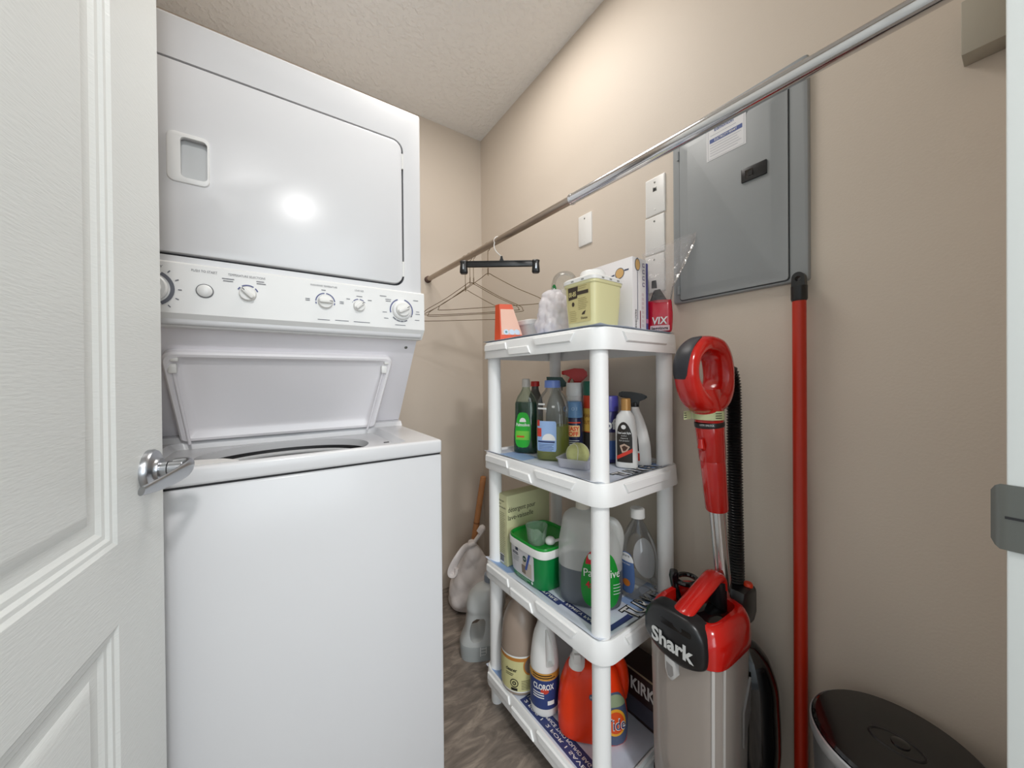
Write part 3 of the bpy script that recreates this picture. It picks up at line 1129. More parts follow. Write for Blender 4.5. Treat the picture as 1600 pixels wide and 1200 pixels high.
b = BM(); Lq = Loft([(0.0, 0.02, 0.06, 0, -0.04, 4), (0.06, 0.018, 0.055, 0, -0.035, 4), (0.075, 0.015, 0.02, 0, 0, 3), (0.10, 0.015, 0.016, 0, 0, 2)]); b.free(); obj('broom_head', Lq.bm(24, 2), M_blackp, br)

# ------------------------------------------------------------------ four tier shelf
ST = rad(2.5)
SX, SY = 0.65, 0.5866                     # front near post
SW, SL = 0.286, 0.4525                    # post spacing
ZT = [0.125, 0.491, 0.860, 1.228]         # tier tops, bottom to top


def S(lx, ly, z):
    return Vector((SX + lx * math.cos(ST) - ly * math.sin(ST), SY + lx * math.sin(ST) + ly * math.cos(ST), z))


def face(lx, ly):
    """heading of local -Y towards the doorway"""
    p = S(lx, ly, 0)
    return math.atan2(-p.y, -p.x) + PI / 2


sh = thing('shelf_unit', 'white plastic four tier shelf unit of cleaning supplies against the right wall', 'shelf', (SX, SY, 0), ST)
TCX, TCY, THX, THY = SW / 2, SL / 2, SW / 2 + 0.033, SL / 2 + 0.033


def tier(top):
    def ring(o, z):
        return [(x, y, z) for x, y in rrect(THX + o, THY + o, 0.042 + o, 7, TCX, TCY)]
    b = BM()
    if top:
        rs = [ring(-0.02, 0.0), ring(-0.004, 0.0), ring(-0.001, -0.002), ring(0, -0.005), ring(0.003, -0.052), ring(0.0025, -0.054), ring(-0.001, -0.054), ring(-0.003, -0.050), ring(-0.004, -0.010), ring(-0.03, -0.010)]
    else:
        rs = [ring(-0.03, -0.009), ring(-0.011, -0.009), ring(-0.008, -0.002), ring(-0.006, 0.0), ring(-0.002, 0.0), ring(0, -0.003), ring(0.004, -0.052), ring(0.0035, -0.054), ring(0.0, -0.054), ring(-0.002, -0.050), ring(-0.004, -0.016), ring(-0.03, -0.016)]
    rings(b, rs)
    # stepped relief on the skirt
    def plate(f, pts):
        ca = sum(p[0] for p in pts) / len(pts)
        cb = sum(p[1] for p in pts) / len(pts)
        rings(b, [[f(a, c, -0.001) for a, c in pts], [f(a, c, 0.0012) for a, c in pts], [f(ca + (a - ca) * 0.985, cb + (c - cb) * 0.80, 0.0040) for a, c in pts]])
    fl = lambda a, c, d: Vector((TCX - THX - d - 0.0015 + c * 0.06, a, c))
    plate(fl, [(0.452, -0.008), (0.335, -0.008), (0.328, -0.030), (0.452, -0.030)])
    plate(fl, [(0.318, -0.026), (0.225, -0.026), (0.212, -0.049), (0.312, -0.049)])
    plate(fl, [(0.200, -0.008), (0.045, -0.008), (0.058, -0.030), (0.188, -0.030)])
    fn = lambda a, c, d: Vector((a, TCY - THY - d - 0.0015 + c * 0.06, c))
    plate(fn, [(0.045, -0.008), (0.058, -0.032), (0.235, -0.032), (0.252, -0.008)])
    return b


tm = None
for i, z in enumerate(ZT):
    if i == 0:
        o = obj('shelf_tier', tier(False), M_shelf, sh)
        tm = o.data
    elif i < 3:
        o = bpy.data.objects.new('shelf_tier', tm)
        COL.objects.link(o)
        o.parent = sh
    else:
        o = obj('shelf_tier', tier(True), M_shelf, sh)
    o.location = (0, 0, z)
PX = [(0, 0), (SW, 0), (0, SL), (SW, SL)]
pm = None
for i in range(3):
    for (x, y) in PX:
        if pm is None:
            b = BM(); hgt_p = ZT[1] - ZT[0] - 0.006
            lathe(b, [(0.0232, 0.0), (0.0232, 0.008), (0.0226, 0.010), (0.0218, hgt_p)], 28)
            o = obj('post', b, M_shelf, sh)
            pm = o.data
        else:
            o = bpy.data.objects.new('post', pm)
            COL.objects.link(o)
            o.parent = sh
        o.location = (x, y, ZT[i] - 0.009)
for (x, y) in PX:
    b = BM(); lathe(b, [(0.0185, 0.0), (0.020, 0.004), (0.0225, 0.112)], 24, (x, y, 0)); obj('foot', b, M_shelf, sh)

# paper liners on the tiers
M_liner = P('pale_liner_paper', (214, 222, 236), 0.55, var=(9, 0.10))
M_navy = P('navy_liner_print', (52, 64, 116), 0.6)
M_sky = P('sky_liner_print', (150, 178, 222), 0.6, var=(14, 0.08))


def liner(tier_i, lab, x0, x1, y0, y1, lift, navy, words, sky):
    z = ZT[tier_i]
    rnd = random.Random(tier_i + 3)
    ph = [rnd.uniform(0, 6) for _ in range(6)]

    def h(x, y):
        v = z - (0.0085 if tier_i < 3 else -0.0008) + 0.0012
        v += 0.0010 * (math.sin(x * 40 + ph[0]) + math.sin(y * 31 + ph[1]) * math.sin(x * 17 + ph[2])) * 0.5 + 0.001
        e = (x0 + 0.030 - x) / 0.03
        if e > 0:
            e = min(1, e)
            v += lift * e * e * (3 - 2 * e) * (0.85 + 0.15 * math.sin(y * 26 + ph[3]))
        e = (y0 + 0.022 - y) / 0.022
        if e > 0:
            e = min(1, e)
            v += lift * 0.9 * e * e * (3 - 2 * e) * (0.8 + 0.2 * math.sin(x * 33 + ph[4]))
        return v
    f = lambda x, y, d=0.0: S(x, y, h(x, y) + d)
    b = BM()
    nx, ny = 44, 60
    V = [[b.verts.new(f(x0 + (x1 - x0) * i / nx, y0 + (y1 - y0) * j / ny)) for j in range(ny + 1)] for i in range(nx + 1)]
    for i in range(nx):
        for j in range(ny):
            b.faces.new((V[i][j], V[i + 1][j], V[i + 1][j + 1], V[i][j + 1]))
    o = obj('paper_liner', b, M_liner, None, 80)
    tag(o, lab, 'paper')
    if sky:
        for cx, cy, wx, wy in sky:
            b = BM()
            patch(b, lambda x, y, d=0.0: f(x, y, 0.0004), wx, wy, 'rect', cx, cy, 8, 8)
            obj('sky_print', b, M_sky, o, 80, recalc=False)
    if navy:
        for cx, cy, wx, wy in navy:
            b = BM()
            patch(b, lambda x, y, d=0.0: f(x, y, 0.0007), wx, wy, 'rect', cx, cy, 8, 16)
            obj('navy_band', b, M_navy, o, 80, recalc=False)
    for wd, cx, cy, hh, ww, up, col in words:
        b = BM()
        if up:
            g = lambda x, y, d=0.0: f(cx - y, cy + x * -1, 0.0016 + d) if up == 1 else f(cx + x, cy + y, 0.0016 + d)
        else:
            g = lambda x, y, d=0.0: f(cx + x, cy + y, 0.0016 + d)
        if col == 'outline':
            text(b, lambda x, y, d=0.0: g(x, y, -0.0006), wd, hh, ww, 0, 0, 0, 0.05)
            obj('lettering_outline', b, M_lettk, o, recalc=False)
            b = BM()
            text(b, g, wd, hh, ww * 0.97, 0, 0, 0.0, 0.0)
            obj('lettering', b, M_lettw, o, recalc=False)
        else:
            text(b, g, wd, hh, ww, 0, 0, 0.0, 0.01)
            obj('lettering', b, M_lettw, o, recalc=False)
    return o


liner(3, 'pale blue and white printed liner on the topmost shelf tier', -0.031, 0.29, -0.030, 0.478, 0.0022, [(-0.015, 0.30, 0.02, 0.12), (0.02, -0.018, 0.05, 0.012)], [], [(0.05, -0.015, 0.09, 0.026), (0.22, -0.015, 0.09, 0.028), (0.0, 0.26, 0.05, 0.2)])
liner(2, 'printed liner on the tier with the green dish soap and tennis ball', -0.029, 0.29, -0.022, 0.478, 0.0095, [(-0.014, 0.05, 0.018, 0.055), (-0.022, 0.43, 0.008, 0.07)], [('TURKEY', 0.17, 0.010, 0.050, 0.18, 2, 'outline')], [(0.24, 0.06, 0.08, 0.12), (0.03, 0.36, 0.07, 0.12)])
liner(1, 'printed liner on the tier with the big jug and green tub', -0.029, 0.29, -0.022, 0.478, 0.0095, [(0.008, 0.21, 0.02, 0.13), (0.020, 0.08, 0.022, 0.13), (0.075, 0.0, 0.09, 0.018)], [('TURKEY', 0.20, 0.006, 0.052, 0.18, 2, 'outline'), ('FEATURE', 0.008, 0.21, 0.010, 0.10, 1, 'w'), ('FAMILY PACK', 0.020, 0.08, 0.010, 0.11, 1, 'w')], [(0.22, 0.02, 0.14, 0.08), (0.0, 0.40, 0.05, 0.1)])
liner(0, 'printed liner with a navy band on the lowest shelf tier', -0.029, 0.29, -0.022, 0.478, 0.004, [(0.004, 0.165, 0.046, 0.27)], [('2 FOR 1  2 FOR 1 SAVE', -0.006, 0.17, 0.010, 0.24, 1, 'w'), ('UP TO HALF PRICE TWO POUND BAG', 0.011, 0.17, 0.010, 0.25, 1, 'w')], [(0.0, 0.40, 0.05, 0.12), (0.06, 0.24, 0.03, 0.1)])

# ------------------------------------------------------------------ bottle helpers
M_clear = CLEAR('clear_plastic', (248, 249, 248), 0.03, 0.05, 1.6)
M_clearb = CLEAR('clear_bag_film', (253, 252, 252), 0.13, 0.12, 2.6, (250, 248, 248))
LIFT = 0.0045


def item(name, lab, cat, lx, ly, ti, extra=0.0, group=None, dz=0.0):
    z = ZT[ti] - (0.0085 if ti < 3 else -0.0008) + LIFT + dz
    return thing(name, lab, cat, tuple(S(lx, ly, z)), face(lx, ly) + rad(extra), group)


def cap(parent, r, z0, z1, m, nm='cap', ribs=0, c=(0, 0), n=28, taper=0.96):
    b = BM()
    prof = [(r, z0), (r, z0 + (z1 - z0) * 0.1), (r * taper, z1 - 0.002), (r * taper - 0.002, z1)]
    lathe(b, prof, n, (c[0], c[1], 0))
    if ribs:
        for v in b.verts:
            a = math.atan2(v.co.y - c[1], v.co.x - c[0])
            k = 1 + 0.02 * math.cos(a * ribs)
            v.co.x = c[0] + (v.co.x - c[0]) * k
            v.co.y = c[1] + (v.co.y - c[1]) * k
    return obj(nm, b, m, parent)


def lab_patch(nm, parent, L, th, zc, w, h, shape, m, off=0.0009, cx=0, cy=0, lab=None, nx=12, ny=14, skew=0.0):
    f = onloft(L, th, zc, off)
    b = BM(); patch(b, f, w, h, shape, cx, cy, nx, ny, 0, skew)
    o = obj(nm, b, m, parent, 80, recalc=False)
    if lab:
        o['label'] = lab
    return o


def lab_text(parent, L, th, zc, items, m, off=0.0016, nm='lettering'):
    f = onloft(L, th, zc, off)
    b = BM()
    for q in items:
        text(b, f, q[0], q[1], q[2], q[3], q[4], 0, q[5] if len(q) > 5 else 0.0)
    return obj(nm, b, m, parent, 80, recalc=False)


def lab_lines(parent, L, th, zc, w, n, dy, cx, cy, m, off=0.0016, th_=0.0013, nm='fine_print'):
    f = onloft(L, th, zc, off)
    b = BM()
    lines(b, f, w, n, dy, cy, th_, cx)
    return obj(nm, b, m, parent, 80, recalc=False)


def trigger(parent, z, m, s=1.0, m2=None, style=0, c=(0, 0)):
    """spray head, nozzle towards -X"""
    cx, cy = c
    b = BM(); lathe(b, [(0.014 * s, z), (0.014 * s, z + 0.016 * s), (0.011 * s, z + 0.018 * s), (0.010 * s, z + 0.026 * s)], 20, (cx, cy, 0))
    obj('spray_collar', b, m2 or m, parent)
    if style == 0:
        out = [(-0.050, 0.050), (-0.046, 0.058), (-0.01, 0.066), (0.022, 0.064), (0.034, 0.052), (0.036, 0.038), (0.020, 0.022), (0.010, 0.014), (-0.012, 0.014), (-0.014, 0.030), (-0.030, 0.040), (-0.048, 0.044)]
    elif style == 1:
        out = [(-0.044, 0.030), (-0.046, 0.052), (0.012, 0.050), (0.036, 0.018), (0.010, 0.012), (-0.010, 0.012), (-0.014, 0.026)]
    else:
        out = [(-0.058, 0.040), (-0.056, 0.050), (-0.045, 0.056), (-0.01, 0.054), (0.024, 0.048), (0.040, 0.040), (0.042, 0.034), (0.032, 0.032), (0.013, 0.024), (0.012, 0.004), (-0.012, 0.004), (-0.012, 0.028), (-0.05, 0.036)]
    b = BM(); prism(b, [(x * s + cx, q * s + z) for x, q in out], lambda a, c_, d: Vector((a, cy + d, c_)), -0.012 * s, 0.012 * s)
    es = [e for e in b.edges if abs(e.verts[0].co.y - e.verts[1].co.y) < 1e-6]
    bmesh.ops.bevel(b, geom=es, offset=0.004 * s, segments=2, affect='EDGES')
    hd = obj('spray_head', b, m, parent)
    b = BM()
    if style != 1:
        tube(b, spline([Vector((-0.020, 0, 0.036)) * s + Vector((cx, cy, z)), Vector((-0.030, 0, 0.020)) * s + Vector((cx, cy, z)), Vector((-0.031, 0, 0.004)) * s + Vector((cx, cy, z)), Vector((-0.036, 0, -0.008)) * s + Vector((cx, cy, z))], 4), [(0.004 * s, 0.008 * s)] * 13, 10, up=(1, 0, 0))
        obj('trigger', b, m2 or m, hd)
        b = BM(); lathe(b, [(0.006 * s, -0.004 * s), (0.008 * s, 0.002), (0.008 * s, 0.006 * s)], 14, (cx - 0.052 * s, cy, z + 0.050 * s - (0.004 * s if style == 2 else 0)), 'X')
        obj('nozzle', b, m2 or m, hd)
    else:
        b.free()
    return hd


# ------------------------------------------------------------------ second tier from the top
# green dish soap
t = item('dish_soap_bottle', 'clear bottle of green dish soap with a bright green oval label', 'bottle', 0.082, 0.382, 2, -14)
L = Loft([(0, .038, .020, -.002, 0, 2.4), (0.004, .042, .023, -.002, 0, 2.4), (.05, .042, .024, -.002, 0, 2.4), (.12, .039, .023, 0, 0, 2.4), (.166, .0385, .022, 0, 0, 2.3), (.172, .036, .021, 0, 0, 2.3), (.188, .030, .020, 0, 0, 2.2), (.205, .019, .016, 0, 0, 2), (.218, .0130, .0130, 0, 0, 2), (.226, .0125, .0125, 0, 0, 2)])
obj('bottle_body', L.bm(36, 3), CLEAR('green_tint_plastic', (236, 248, 240), 0.06, 0.05, 1.5, (140, 150, 140)), t)
obj('liquid', L.bm(36, 3, -0.0014, 0.002, 0.172), P('green_soap', (6, 58, 40), 0.12, coat=0.4), t)
cap(t, 0.0145, 0.222, 0.250, P('frosted_cap', (196, 190, 182), 0.4), ribs=0, taper=0.9)
M_lime = P('bright_green_label', (42, 178, 52), 0.4)
lab_patch('label', t, L, -PI / 2 - 0.25, 0.078, 0.060, 0.118, 'egg', M_lime, lab='bright green oval label')
lab_patch('label_band', t, L, -PI / 2 - 0.25, 0.105, 0.044, 0.030, 'rect', P('lime_label_band', (120, 205, 70), 0.4), 0.0012, 0, -0.045)
lab_text(t, L, -PI / 2 - 0.25, 0.09, [('Palmolive', 0.0105, 0.046, 0, 0.006, 0.02)], M_lettw)
lab_patch('logo_patch', t, L, -PI / 2 - 0.25, 0.112, 0.022, 0.014, 'bump', M_lettw, 0.0014)
lab_patch('label_strip', t, L, -PI / 2 - 0.25, 0.056, 0.026, 0.006, 'rect', P('orange_label_strip', (206, 92, 40), 0.5), 0.0015, -0.006, 0)
# pale green all purpose cleaner
t = item('cleaner_bottle', 'clear bottle of yellow green cleaner with a wide blue cap', 'bottle', 0.083, 0.252, 2, -10)
L = Loft([(0, .045, .029, 0, 0, 2.8), (0.006, .0495, .033, 0, 0, 2.8), (.06, .0505, .034, 0, 0, 2.8), (.125, .0495, .034, 0, 0, 2.8), (.13, .0485, .033, 0, 0, 2.8), (.145, .0485, .033, 0, 0, 2.7), (.150, .0495, .034, 0, 0, 2.6), (.172, .048, .033, 0, 0, 2.4), (.200, .036, .027, 0, 0, 2.2), (.218, .022, .022, 0, 0, 2), (.226, .021, .021, 0, 0, 2)])
obj('bottle_body', L.bm(40, 3), CLEAR('grey_clear_plastic', (244, 245, 244), 0.06, 0.05, 1.5, (160, 162, 160)), t)
obj('liquid', L.bm(40, 3, -0.0015, 0.003, 0.105), CLEAR('yellow_green_liquid', (226, 232, 150), 0.5, 0.1, 0.6, (196, 204, 92)), t)
cap(t, 0.0250, 0.222, 0.245, P('periwinkle_cap', (112, 138, 206), 0.35), ribs=0, taper=0.97)
M_sky2 = P('sky_label', (158, 188, 232), 0.45)
LT_ = -PI / 2 - 0.30
lab_patch('label', t, L, LT_, 0.075, 0.062, 0.092, 'rrect', M_sky2, cx=-0.004)
lab_patch('label_strip', t, L, LT_, 0.090, 0.016, 0.026, 'rect', P('red_label_strip', (206, 66, 52), 0.5), 0.0014, -0.026, -0.004)
lab_patch('label_strip', t, L, LT_, 0.090, 0.010, 0.018, 'rect', P('red_label_strip', (206, 66, 52), 0.5), 0.0014, -0.029, 0.024)
lab_patch('label_patch', t, L, LT_, 0.073, 0.040, 0.020, 'bump', M_lettw, 0.0014, 0.004, 0)
lab_patch('label_patch', t, L, LT_, 0.058, 0.052, 0.005, 'rect', P('navy_label_print', (44, 58, 104), 0.5), 0.0014, -0.004, 0)
lab_lines(t, L, LT_, 0.050, 0.046, 5, 0.0045, -0.004, 0, P('navy_label_print', (44, 58, 104), 0.5))
lab_lines(t, L, LT_, 0.172, 0.030, 2, 0.013, -0.016, 0, M_lettw, 0.0012, 0.005, 'bottle_print')
lab_patch('bottle_print', t, L, LT_, 0.165, 0.008, 0.006, 'rect', M_lettw, 0.0012, 0.018, 0)
# aerosol with blue cap
t = item('spray_can', 'navy spray can with a light blue cap behind the tennis ball', 'spray can', 0.172, 0.245, 2)
L = Loft([(0, .026, .026), (.003, .0272, .0272), (.118, .0272, .0272), (.124, .0255, .0255), (.127, .0245, .0245)])
obj('can_body', L.bm(32, 1), P('navy_can', (32, 38, 70), 0.3, coat=0.3), t)
b = BM(); lathe(b, [(.0272, .1245), (.0275, .128), (.0268, .150), (.0255, .172), (.0235, .1755), (.004, .1755)], 32); c = obj('cap', b, P('steel_blue_cap', (104, 146, 190), 0.35), t)
Lc = Loft([(.1245, .0272, .0272), (.176, .0257, .0257)])
lab_text(c, Lc, -PI / 2, 0.153, [('01', 0.011, 0.017, 0, 0)], P('pale_blue_print', (170, 198, 224), 0.5))
b = BM(); tube(b, [Vector((-0.0275 - 0.006 * math.sin(PI * k / 8), 0, 0.150 + 0.008 * math.cos(PI * k / 8))) for k in range(9)], 0.0016, 6); obj('cap_tab', b, P('steel_blue_cap', (104, 146, 190)), c)
lab_patch('label_patch', t, L, -PI / 2 - 0.1, 0.082, 0.042, 0.036, 'rrect', P('cream_label', (232, 196, 140), 0.5))
lab_text(t, L, -PI / 2 - 0.1, 0.082, [('EASY', 0.013, 0.036, 0, 0.008, 0.03), ('OFF', 0.013, 0.030, 0, -0.0085, 0.03)], P('orange_red_print', (216, 68, 36), 0.5))
lab_patch('label_strip', t, L, -PI / 2 - 0.1, 0.109, 0.046, 0.004, 'rect', P('orange_red_print', (216, 68, 36), 0.5))
lab_lines(t, L, -PI / 2 - 0.1, 0.052, 0.04, 3, 0.006, 0, 0, M_lettw)
# white can behind it
t = item('spray_can', 'tall plain white spray can with white cap behind the navy one', 'spray can', 0.222, 0.287, 2)
b = BM(); lathe(b, [(.029, 0), (.0305, .003), (.0305, .180), (.0285, .188), (.028, .19)], 30); obj('can_body', b, P('white_can', (222, 220, 216), 0.3), t)
b = BM(); lathe(b, [(.0305, .1895), (.0310, .193), (.0305, .231), (.0285, .235), (.002, .235)], 30); obj('cap', b, M_whitep, t)
# can with green cap
t = item('spray_can', 'orange and yellow spray can with a dark green cap beside the front post', 'spray can', 0.228, 0.222, 2)
L = Loft([(0, .025, .025), (.003, .0262, .0262), (.195, .0262, .0262)])
obj('can_body', L.bm(30, 1), P('orange_can', (206, 62, 28), 0.3), t)
b = BM(); lathe(b, [(.0265, .194), (.0268, .198), (.0262, .236), (.024, .240), (.002, .240)], 30); obj('cap', b, P('deep_green_cap', (14, 92, 72), 0.35), t)
b = BM(); f = onloft(L, -PI / 2, 0.115, 0.0007); patch(b, f, 0.15, 0.075, 'rect', nx=30); obj('label', b, P('ochre_label', (208, 166, 74), 0.5), t, recalc=False)
b = BM(); patch(b, onloft(L, -PI / 2, 0.04, 0.0007), 0.15, 0.07, 'rect', nx=30); obj('label_lower', b, P('dark_label', (48, 44, 40), 0.5), t, recalc=False)
lab_text(t, L, -PI / 2 - 0.5, 0.115, [('HEAVY', 0.012, 0.034, 0, 0.014), ('DUTY', 0.012, 0.03, 0, -0.008)], P('maroon_print', (120, 40, 26), 0.5))
# bottle with red trigger
t = item('trigger_bottle', 'tall white bottle with a bright red spray head at the back', 'spray bottle', 0.276, 0.338, 2, 0)
L = Loft([(0, .036, .026, 0, 0, 2.5), (.005, .039, .028, 0, 0, 2.5), (.12, .038, .027, 0, 0, 2.4), (.17, .028, .022, 0, 0, 2.2), (.205, .014, .014), (.222, .0125, .0125)])
obj('bottle_body', L.bm(30, 3), P('ivory_bottle', (214, 206, 192), 0.4), t)
trigger(t, 0.220, P('red_spray_plastic', (198, 30, 22), 0.35), 1.0, None, 0, (0.008, 0))
# bottle with dark green head
t = item('trigger_bottle', 'pale bottle with a dark green wedge shaped spray head', 'spray bottle', 0.243, 0.405, 2, 0)
obj('bottle_body', L.bm(30, 3), P('pale_grey_bottle', (190, 188, 180), 0.4), t)
trigger(t, 0.204, P('dark_green_spray', (12, 66, 56), 0.35), 1.0, P('pale_grey_bottle', (190, 188, 180)), 1, (0.012, 0))
# dark bottle with red cap
t = item('smoky_bottle', 'smoky dark bottle with a small red cap behind the dish soap', 'bottle', 0.172, 0.440, 2, 0)
L = Loft([(0, .027, .027), (.004, .029, .029), (.15, .029, .029), (.185, .023, .023), (.21, .0135, .0135), (.222, .013, .013)])
obj('bottle_body', L.bm(28, 3), P('smoky_bottle', (88, 84, 78), 0.25), t)
cap(t, 0.0165, 0.2215, 0.240, P('red_cap', (196, 36, 28), 0.4), ribs=0)
# can with purple cap
t = item('spray_can', 'deep blue spray can with a violet blue cap behind the front post', 'spray can', 0.196, 0.126, 2)
L = Loft([(0, .027, .027), (.003, .0285, .0285), (.145, .0285, .0285), (.152, .0265, .0265)])
obj('can_body', L.bm(30, 1), P('deep_blue_can', (46, 44, 96), 0.3, coat=0.3), t)
b = BM(); lathe(b, [(.0285, .152), (.0288, .156), (.0280, .194), (.026, .197), (.002, .197)], 30); obj('cap', b, P('violet_cap', (74, 72, 158), 0.35), t)
lab_patch('label_lower', t, L, -PI / 2 + 0.3, 0.04, 0.06, 0.06, 'rect', P('mid_blue_label', (62, 92, 150), 0.4))
lab_text(t, L, -PI / 2 + 0.35, 0.115, [('off', 0.030, 0.044, 0, 0, 0.03)], M_lettw)
lab_patch('label_patch', t, L, -PI / 2 + 0.35, 0.078, 0.026, 0.024, 'rect', P('taupe_label', (150, 140, 134), 0.5))
# the two white leather care bottles
t = item('leather_cleaner_bottle', 'white bottle with gold cap and black arched label in front of the violet capped can', 'bottle', 0.178, 0.052, 2, -6)
L = Loft([(0, .028, .018, 0.001, 0, 2.8), (.003, .030, .020, 0.001, 0, 2.8), (.09, .029, .020, 0, 0, 2.8), (.122, .028, .019, -0.002, 0, 2.6), (.143, .0245, .017, -0.0015, 0, 2.4), (.154, .016, .0145, -0.0015, 0, 2), (.160, .012, .012, -0.001, 0, 2)])
obj('bottle_body', L.bm(36, 4), M_whitep, t)
cap(t, 0.0142, 0.1595, 0.193, P('gold_cap', (186, 140, 82), 0.35, 0.3), 'cap', 0, (-0.001, 0))
M_lk = P('black_brown_label', (40, 33, 28), 0.4)
lab_patch('label', t, L, -PI / 2 - 0.06, 0.072, 0.041, 0.112, 'arch', M_lk, cx=-0.002, lab='black arched label with a red slash')
lab_patch('label_badge', t, L, -PI / 2 - 0.06, 0.114, 0.012, 0.012, 'ellipse', M_lettw, 0.0014, cx=-0.002)
lab_text(t, L, -PI / 2 - 0.06, 0.095, [('One Look Style', 0.0058, 0.034, -0.002, 0.003, 0.03), ('leather', 0.0036, 0.014, -0.002, -0.005), ('Cleaner &', 0.0038, 0.018, -0.002, -0.012), ('Care protector', 0.0038, 0.026, -0.002, -0.0185)], M_lettw)
fb = onloft(L, -PI / 2 - 0.06, 0.048, 0.0014)
b = BM(); pts = [(-0.012, 0.010), (0.000, 0.016), (0.014, 0.008), (0.006, -0.006), (-0.006, -0.010)]; b.faces.new([b.verts.new(fb(x - 0.002, y + 0.004)) for x, y in pts]); obj('label_picture', b, P('cushion_print', (196, 168, 148), 0.5), t, recalc=False)
b = BM(); b.faces.new([b.verts.new(fb(x - 0.002, y + 0.004)) for x, y in [(-0.007, 0.007), (0.0, 0.011), (0.009, 0.006), (0.003, -0.003), (-0.003, -0.005)]]); 
for v in b.verts: v.co.y -= 0.0004
obj('label_picture', b, P('dark_cushion_print', (70, 42, 28), 0.5), t, recalc=False)
b = BM()
n = 8
V = [[b.verts.new(fb(-0.0225 + 0.041 * i / n, -0.026 + 0.024 * i / n + (0.010 if k else 0), 0.0003)) for i in range(n + 1)] for k in (0, 1)]
for i in range(n):
    b.faces.new((V[0][i], V[0][i + 1], V[1][i + 1], V[1][i]))
obj('label_slash', b, P('red_slash_print', (214, 58, 40), 0.5), t, recalc=False)
t = item('leather_spray_bottle', 'white bottle with black spray head, red and black label, right of the gold capped one', 'spray bottle', 0.235, 0.046, 2, 0)
L = Loft([(0, .023, .017, 0.006, 0, 2.8), (.003, .025, .019, 0.006, 0, 2.8), (.05, .0245, .019, 0.0045, 0, 2.6), (.10, .021, .018, -0.001, 0, 2.5), (.14, .0155, .016, -0.008, 0, 2.3), (.160, .0115, .0125, -0.0125, 0, 2.1), (.168, .010, .010, -0.013, 0, 2)])
obj('bottle_body', L.bm(34, 4), M_whitep, t)
trigger(t, 0.166, M_blackp, 0.80, None, 2, (-0.013, 0))
fb = onloft(L, -PI / 2 - 0.9, 0.06, 0.001)
b = BM(); patch(b, fb, 0.012, 0.055, 'arch', 0.006, 0.008); obj('label', b, M_lk, t, recalc=False)
b = BM(); patch(b, fb, 0.012, 0.022, 'rect', 0.007, -0.036); patch(b, fb, 0.009, 0.016, 'arch', 0.006, 0.038, d=0.0004); obj('label_red', b, P('red_slash_print', (200, 40, 34), 0.5), t, recalc=False)
# clear box and ball
t = item('clear_tub', 'shallow clear plastic tub under the tennis ball near the front post', 'container', 0.072, 0.142, 2, -20)
b = BM(); rings(b, [[(x, y, z) for x, y in rrect(hx, hy, 0.012, 4)] for hx, hy, z in ((0.044, 0.033, 0.0005), (0.048, 0.037, 0.024), (0.051, 0.040, 0.0245), (0.051, 0.040, 0.0265), (0.0465, 0.0355, 0.0262), (0.043, 0.032, 0.0025))])
obj('tub_body', b, CLEAR('tub_clear', (250, 250, 254), 0.38, 0.08, 1.1, (246, 246, 254)), t)
z = ZT[2] - 0.0085 + LIFT
t = thing('tennis_ball', 'pale yellow green tennis ball resting in the shallow clear tub', 'ball', tuple(S(0.072, 0.138, z + 0.0355)), face(0.07, 0.14))
b = BM(); bmesh.ops.create_uvsphere(b, u_segments=32, v_segments=20, radius=0.0322); obj('ball_felt', b, P('tennis_felt', (200, 204, 140), 0.95, bump=(260, 0.5), var=(40, 0.05)), t)
b = BM(); tube(b, [Vector((0.7 * math.cos(a) + 0.3 * math.cos(3 * a), 0.7 * math.sin(a) - 0.3 * math.sin(3 * a), 0.917 * math.sin(2 * a))).normalized() * 0.0319 for a in [2 * PI * i / 60 for i in range(60)]], 0.0011, 6, True); obj('seam', b, P('seam_white', (222, 222, 206), 0.8), t)

# ------------------------------------------------------------------ third tier
t = thing('detergent_box', 'cream cardboard box lettered détergent pour lave-vaisselle behind the green tub', 'box', tuple(S(0.0, 0.386, ZT[1] - 0.0085 + LIFT)), ST + rad(-1))
b = BM(); box(b, 0, 0.185, 0, 0.052, 0, 0.232, 0.001); obj('carton', b, P('cream_carton', (206, 204, 160), 0.55), t)
b = BM(); f = onplane((0.0, 0, 0), (1, 0, 0), (0, 0, 1)); text(b, f, 'détergent pour', 0.0170, 0.116, 0.062, 0.186); text(b, f, 'lave-vaisselle', 0.0170, 0.106, 0.057, 0.160)
obj('lettering', b, M_lettk, t, recalc=False)
f = onplane((0.0, 0.052, 0), (0, -1, 0), (0, 0, 1))
b = BM(); text(b, f, 'détergent', 0.0065, 0.032, 0.021, 0.212); text(b, f, 'pour', 0.0065, 0.015, 0.0125, 0.201); text(b, f, 'lave-vaisselle', 0.0065, 0.040, 0.025, 0.190); obj('lettering', b, M_lettk, t, recalc=False)
b = BM(); lines(b, f, 0.036, 24, 0.0062, 0.172, 0.0013, 0.026); obj('fine_print', b, P('olive_print', (130, 128, 98), 0.6), t, recalc=False)
b = BM(); patch(b, f, 0.024, 0.030, 'rect', 0.023, 0.020); o = obj('barcode_field', b, M_paper, t, recalc=False)
b = BM()
for i in range(9):
    patch(b, f, 0.0007 + 0.0008 * (i * 7 % 3), 0.022, 'rect', 0.013 + i * 0.0024, 0.021, 1, 1, 0.0004)
obj('barcode', b, M_lettk, o, recalc=False)
# green tub
t = thing('detergent_tub', 'green plastic tub of dishwasher tablets with white rim', 'tub', tuple(S(0.069, 0.284, ZT[1] - 0.0085 + LIFT)), ST - PI / 2)
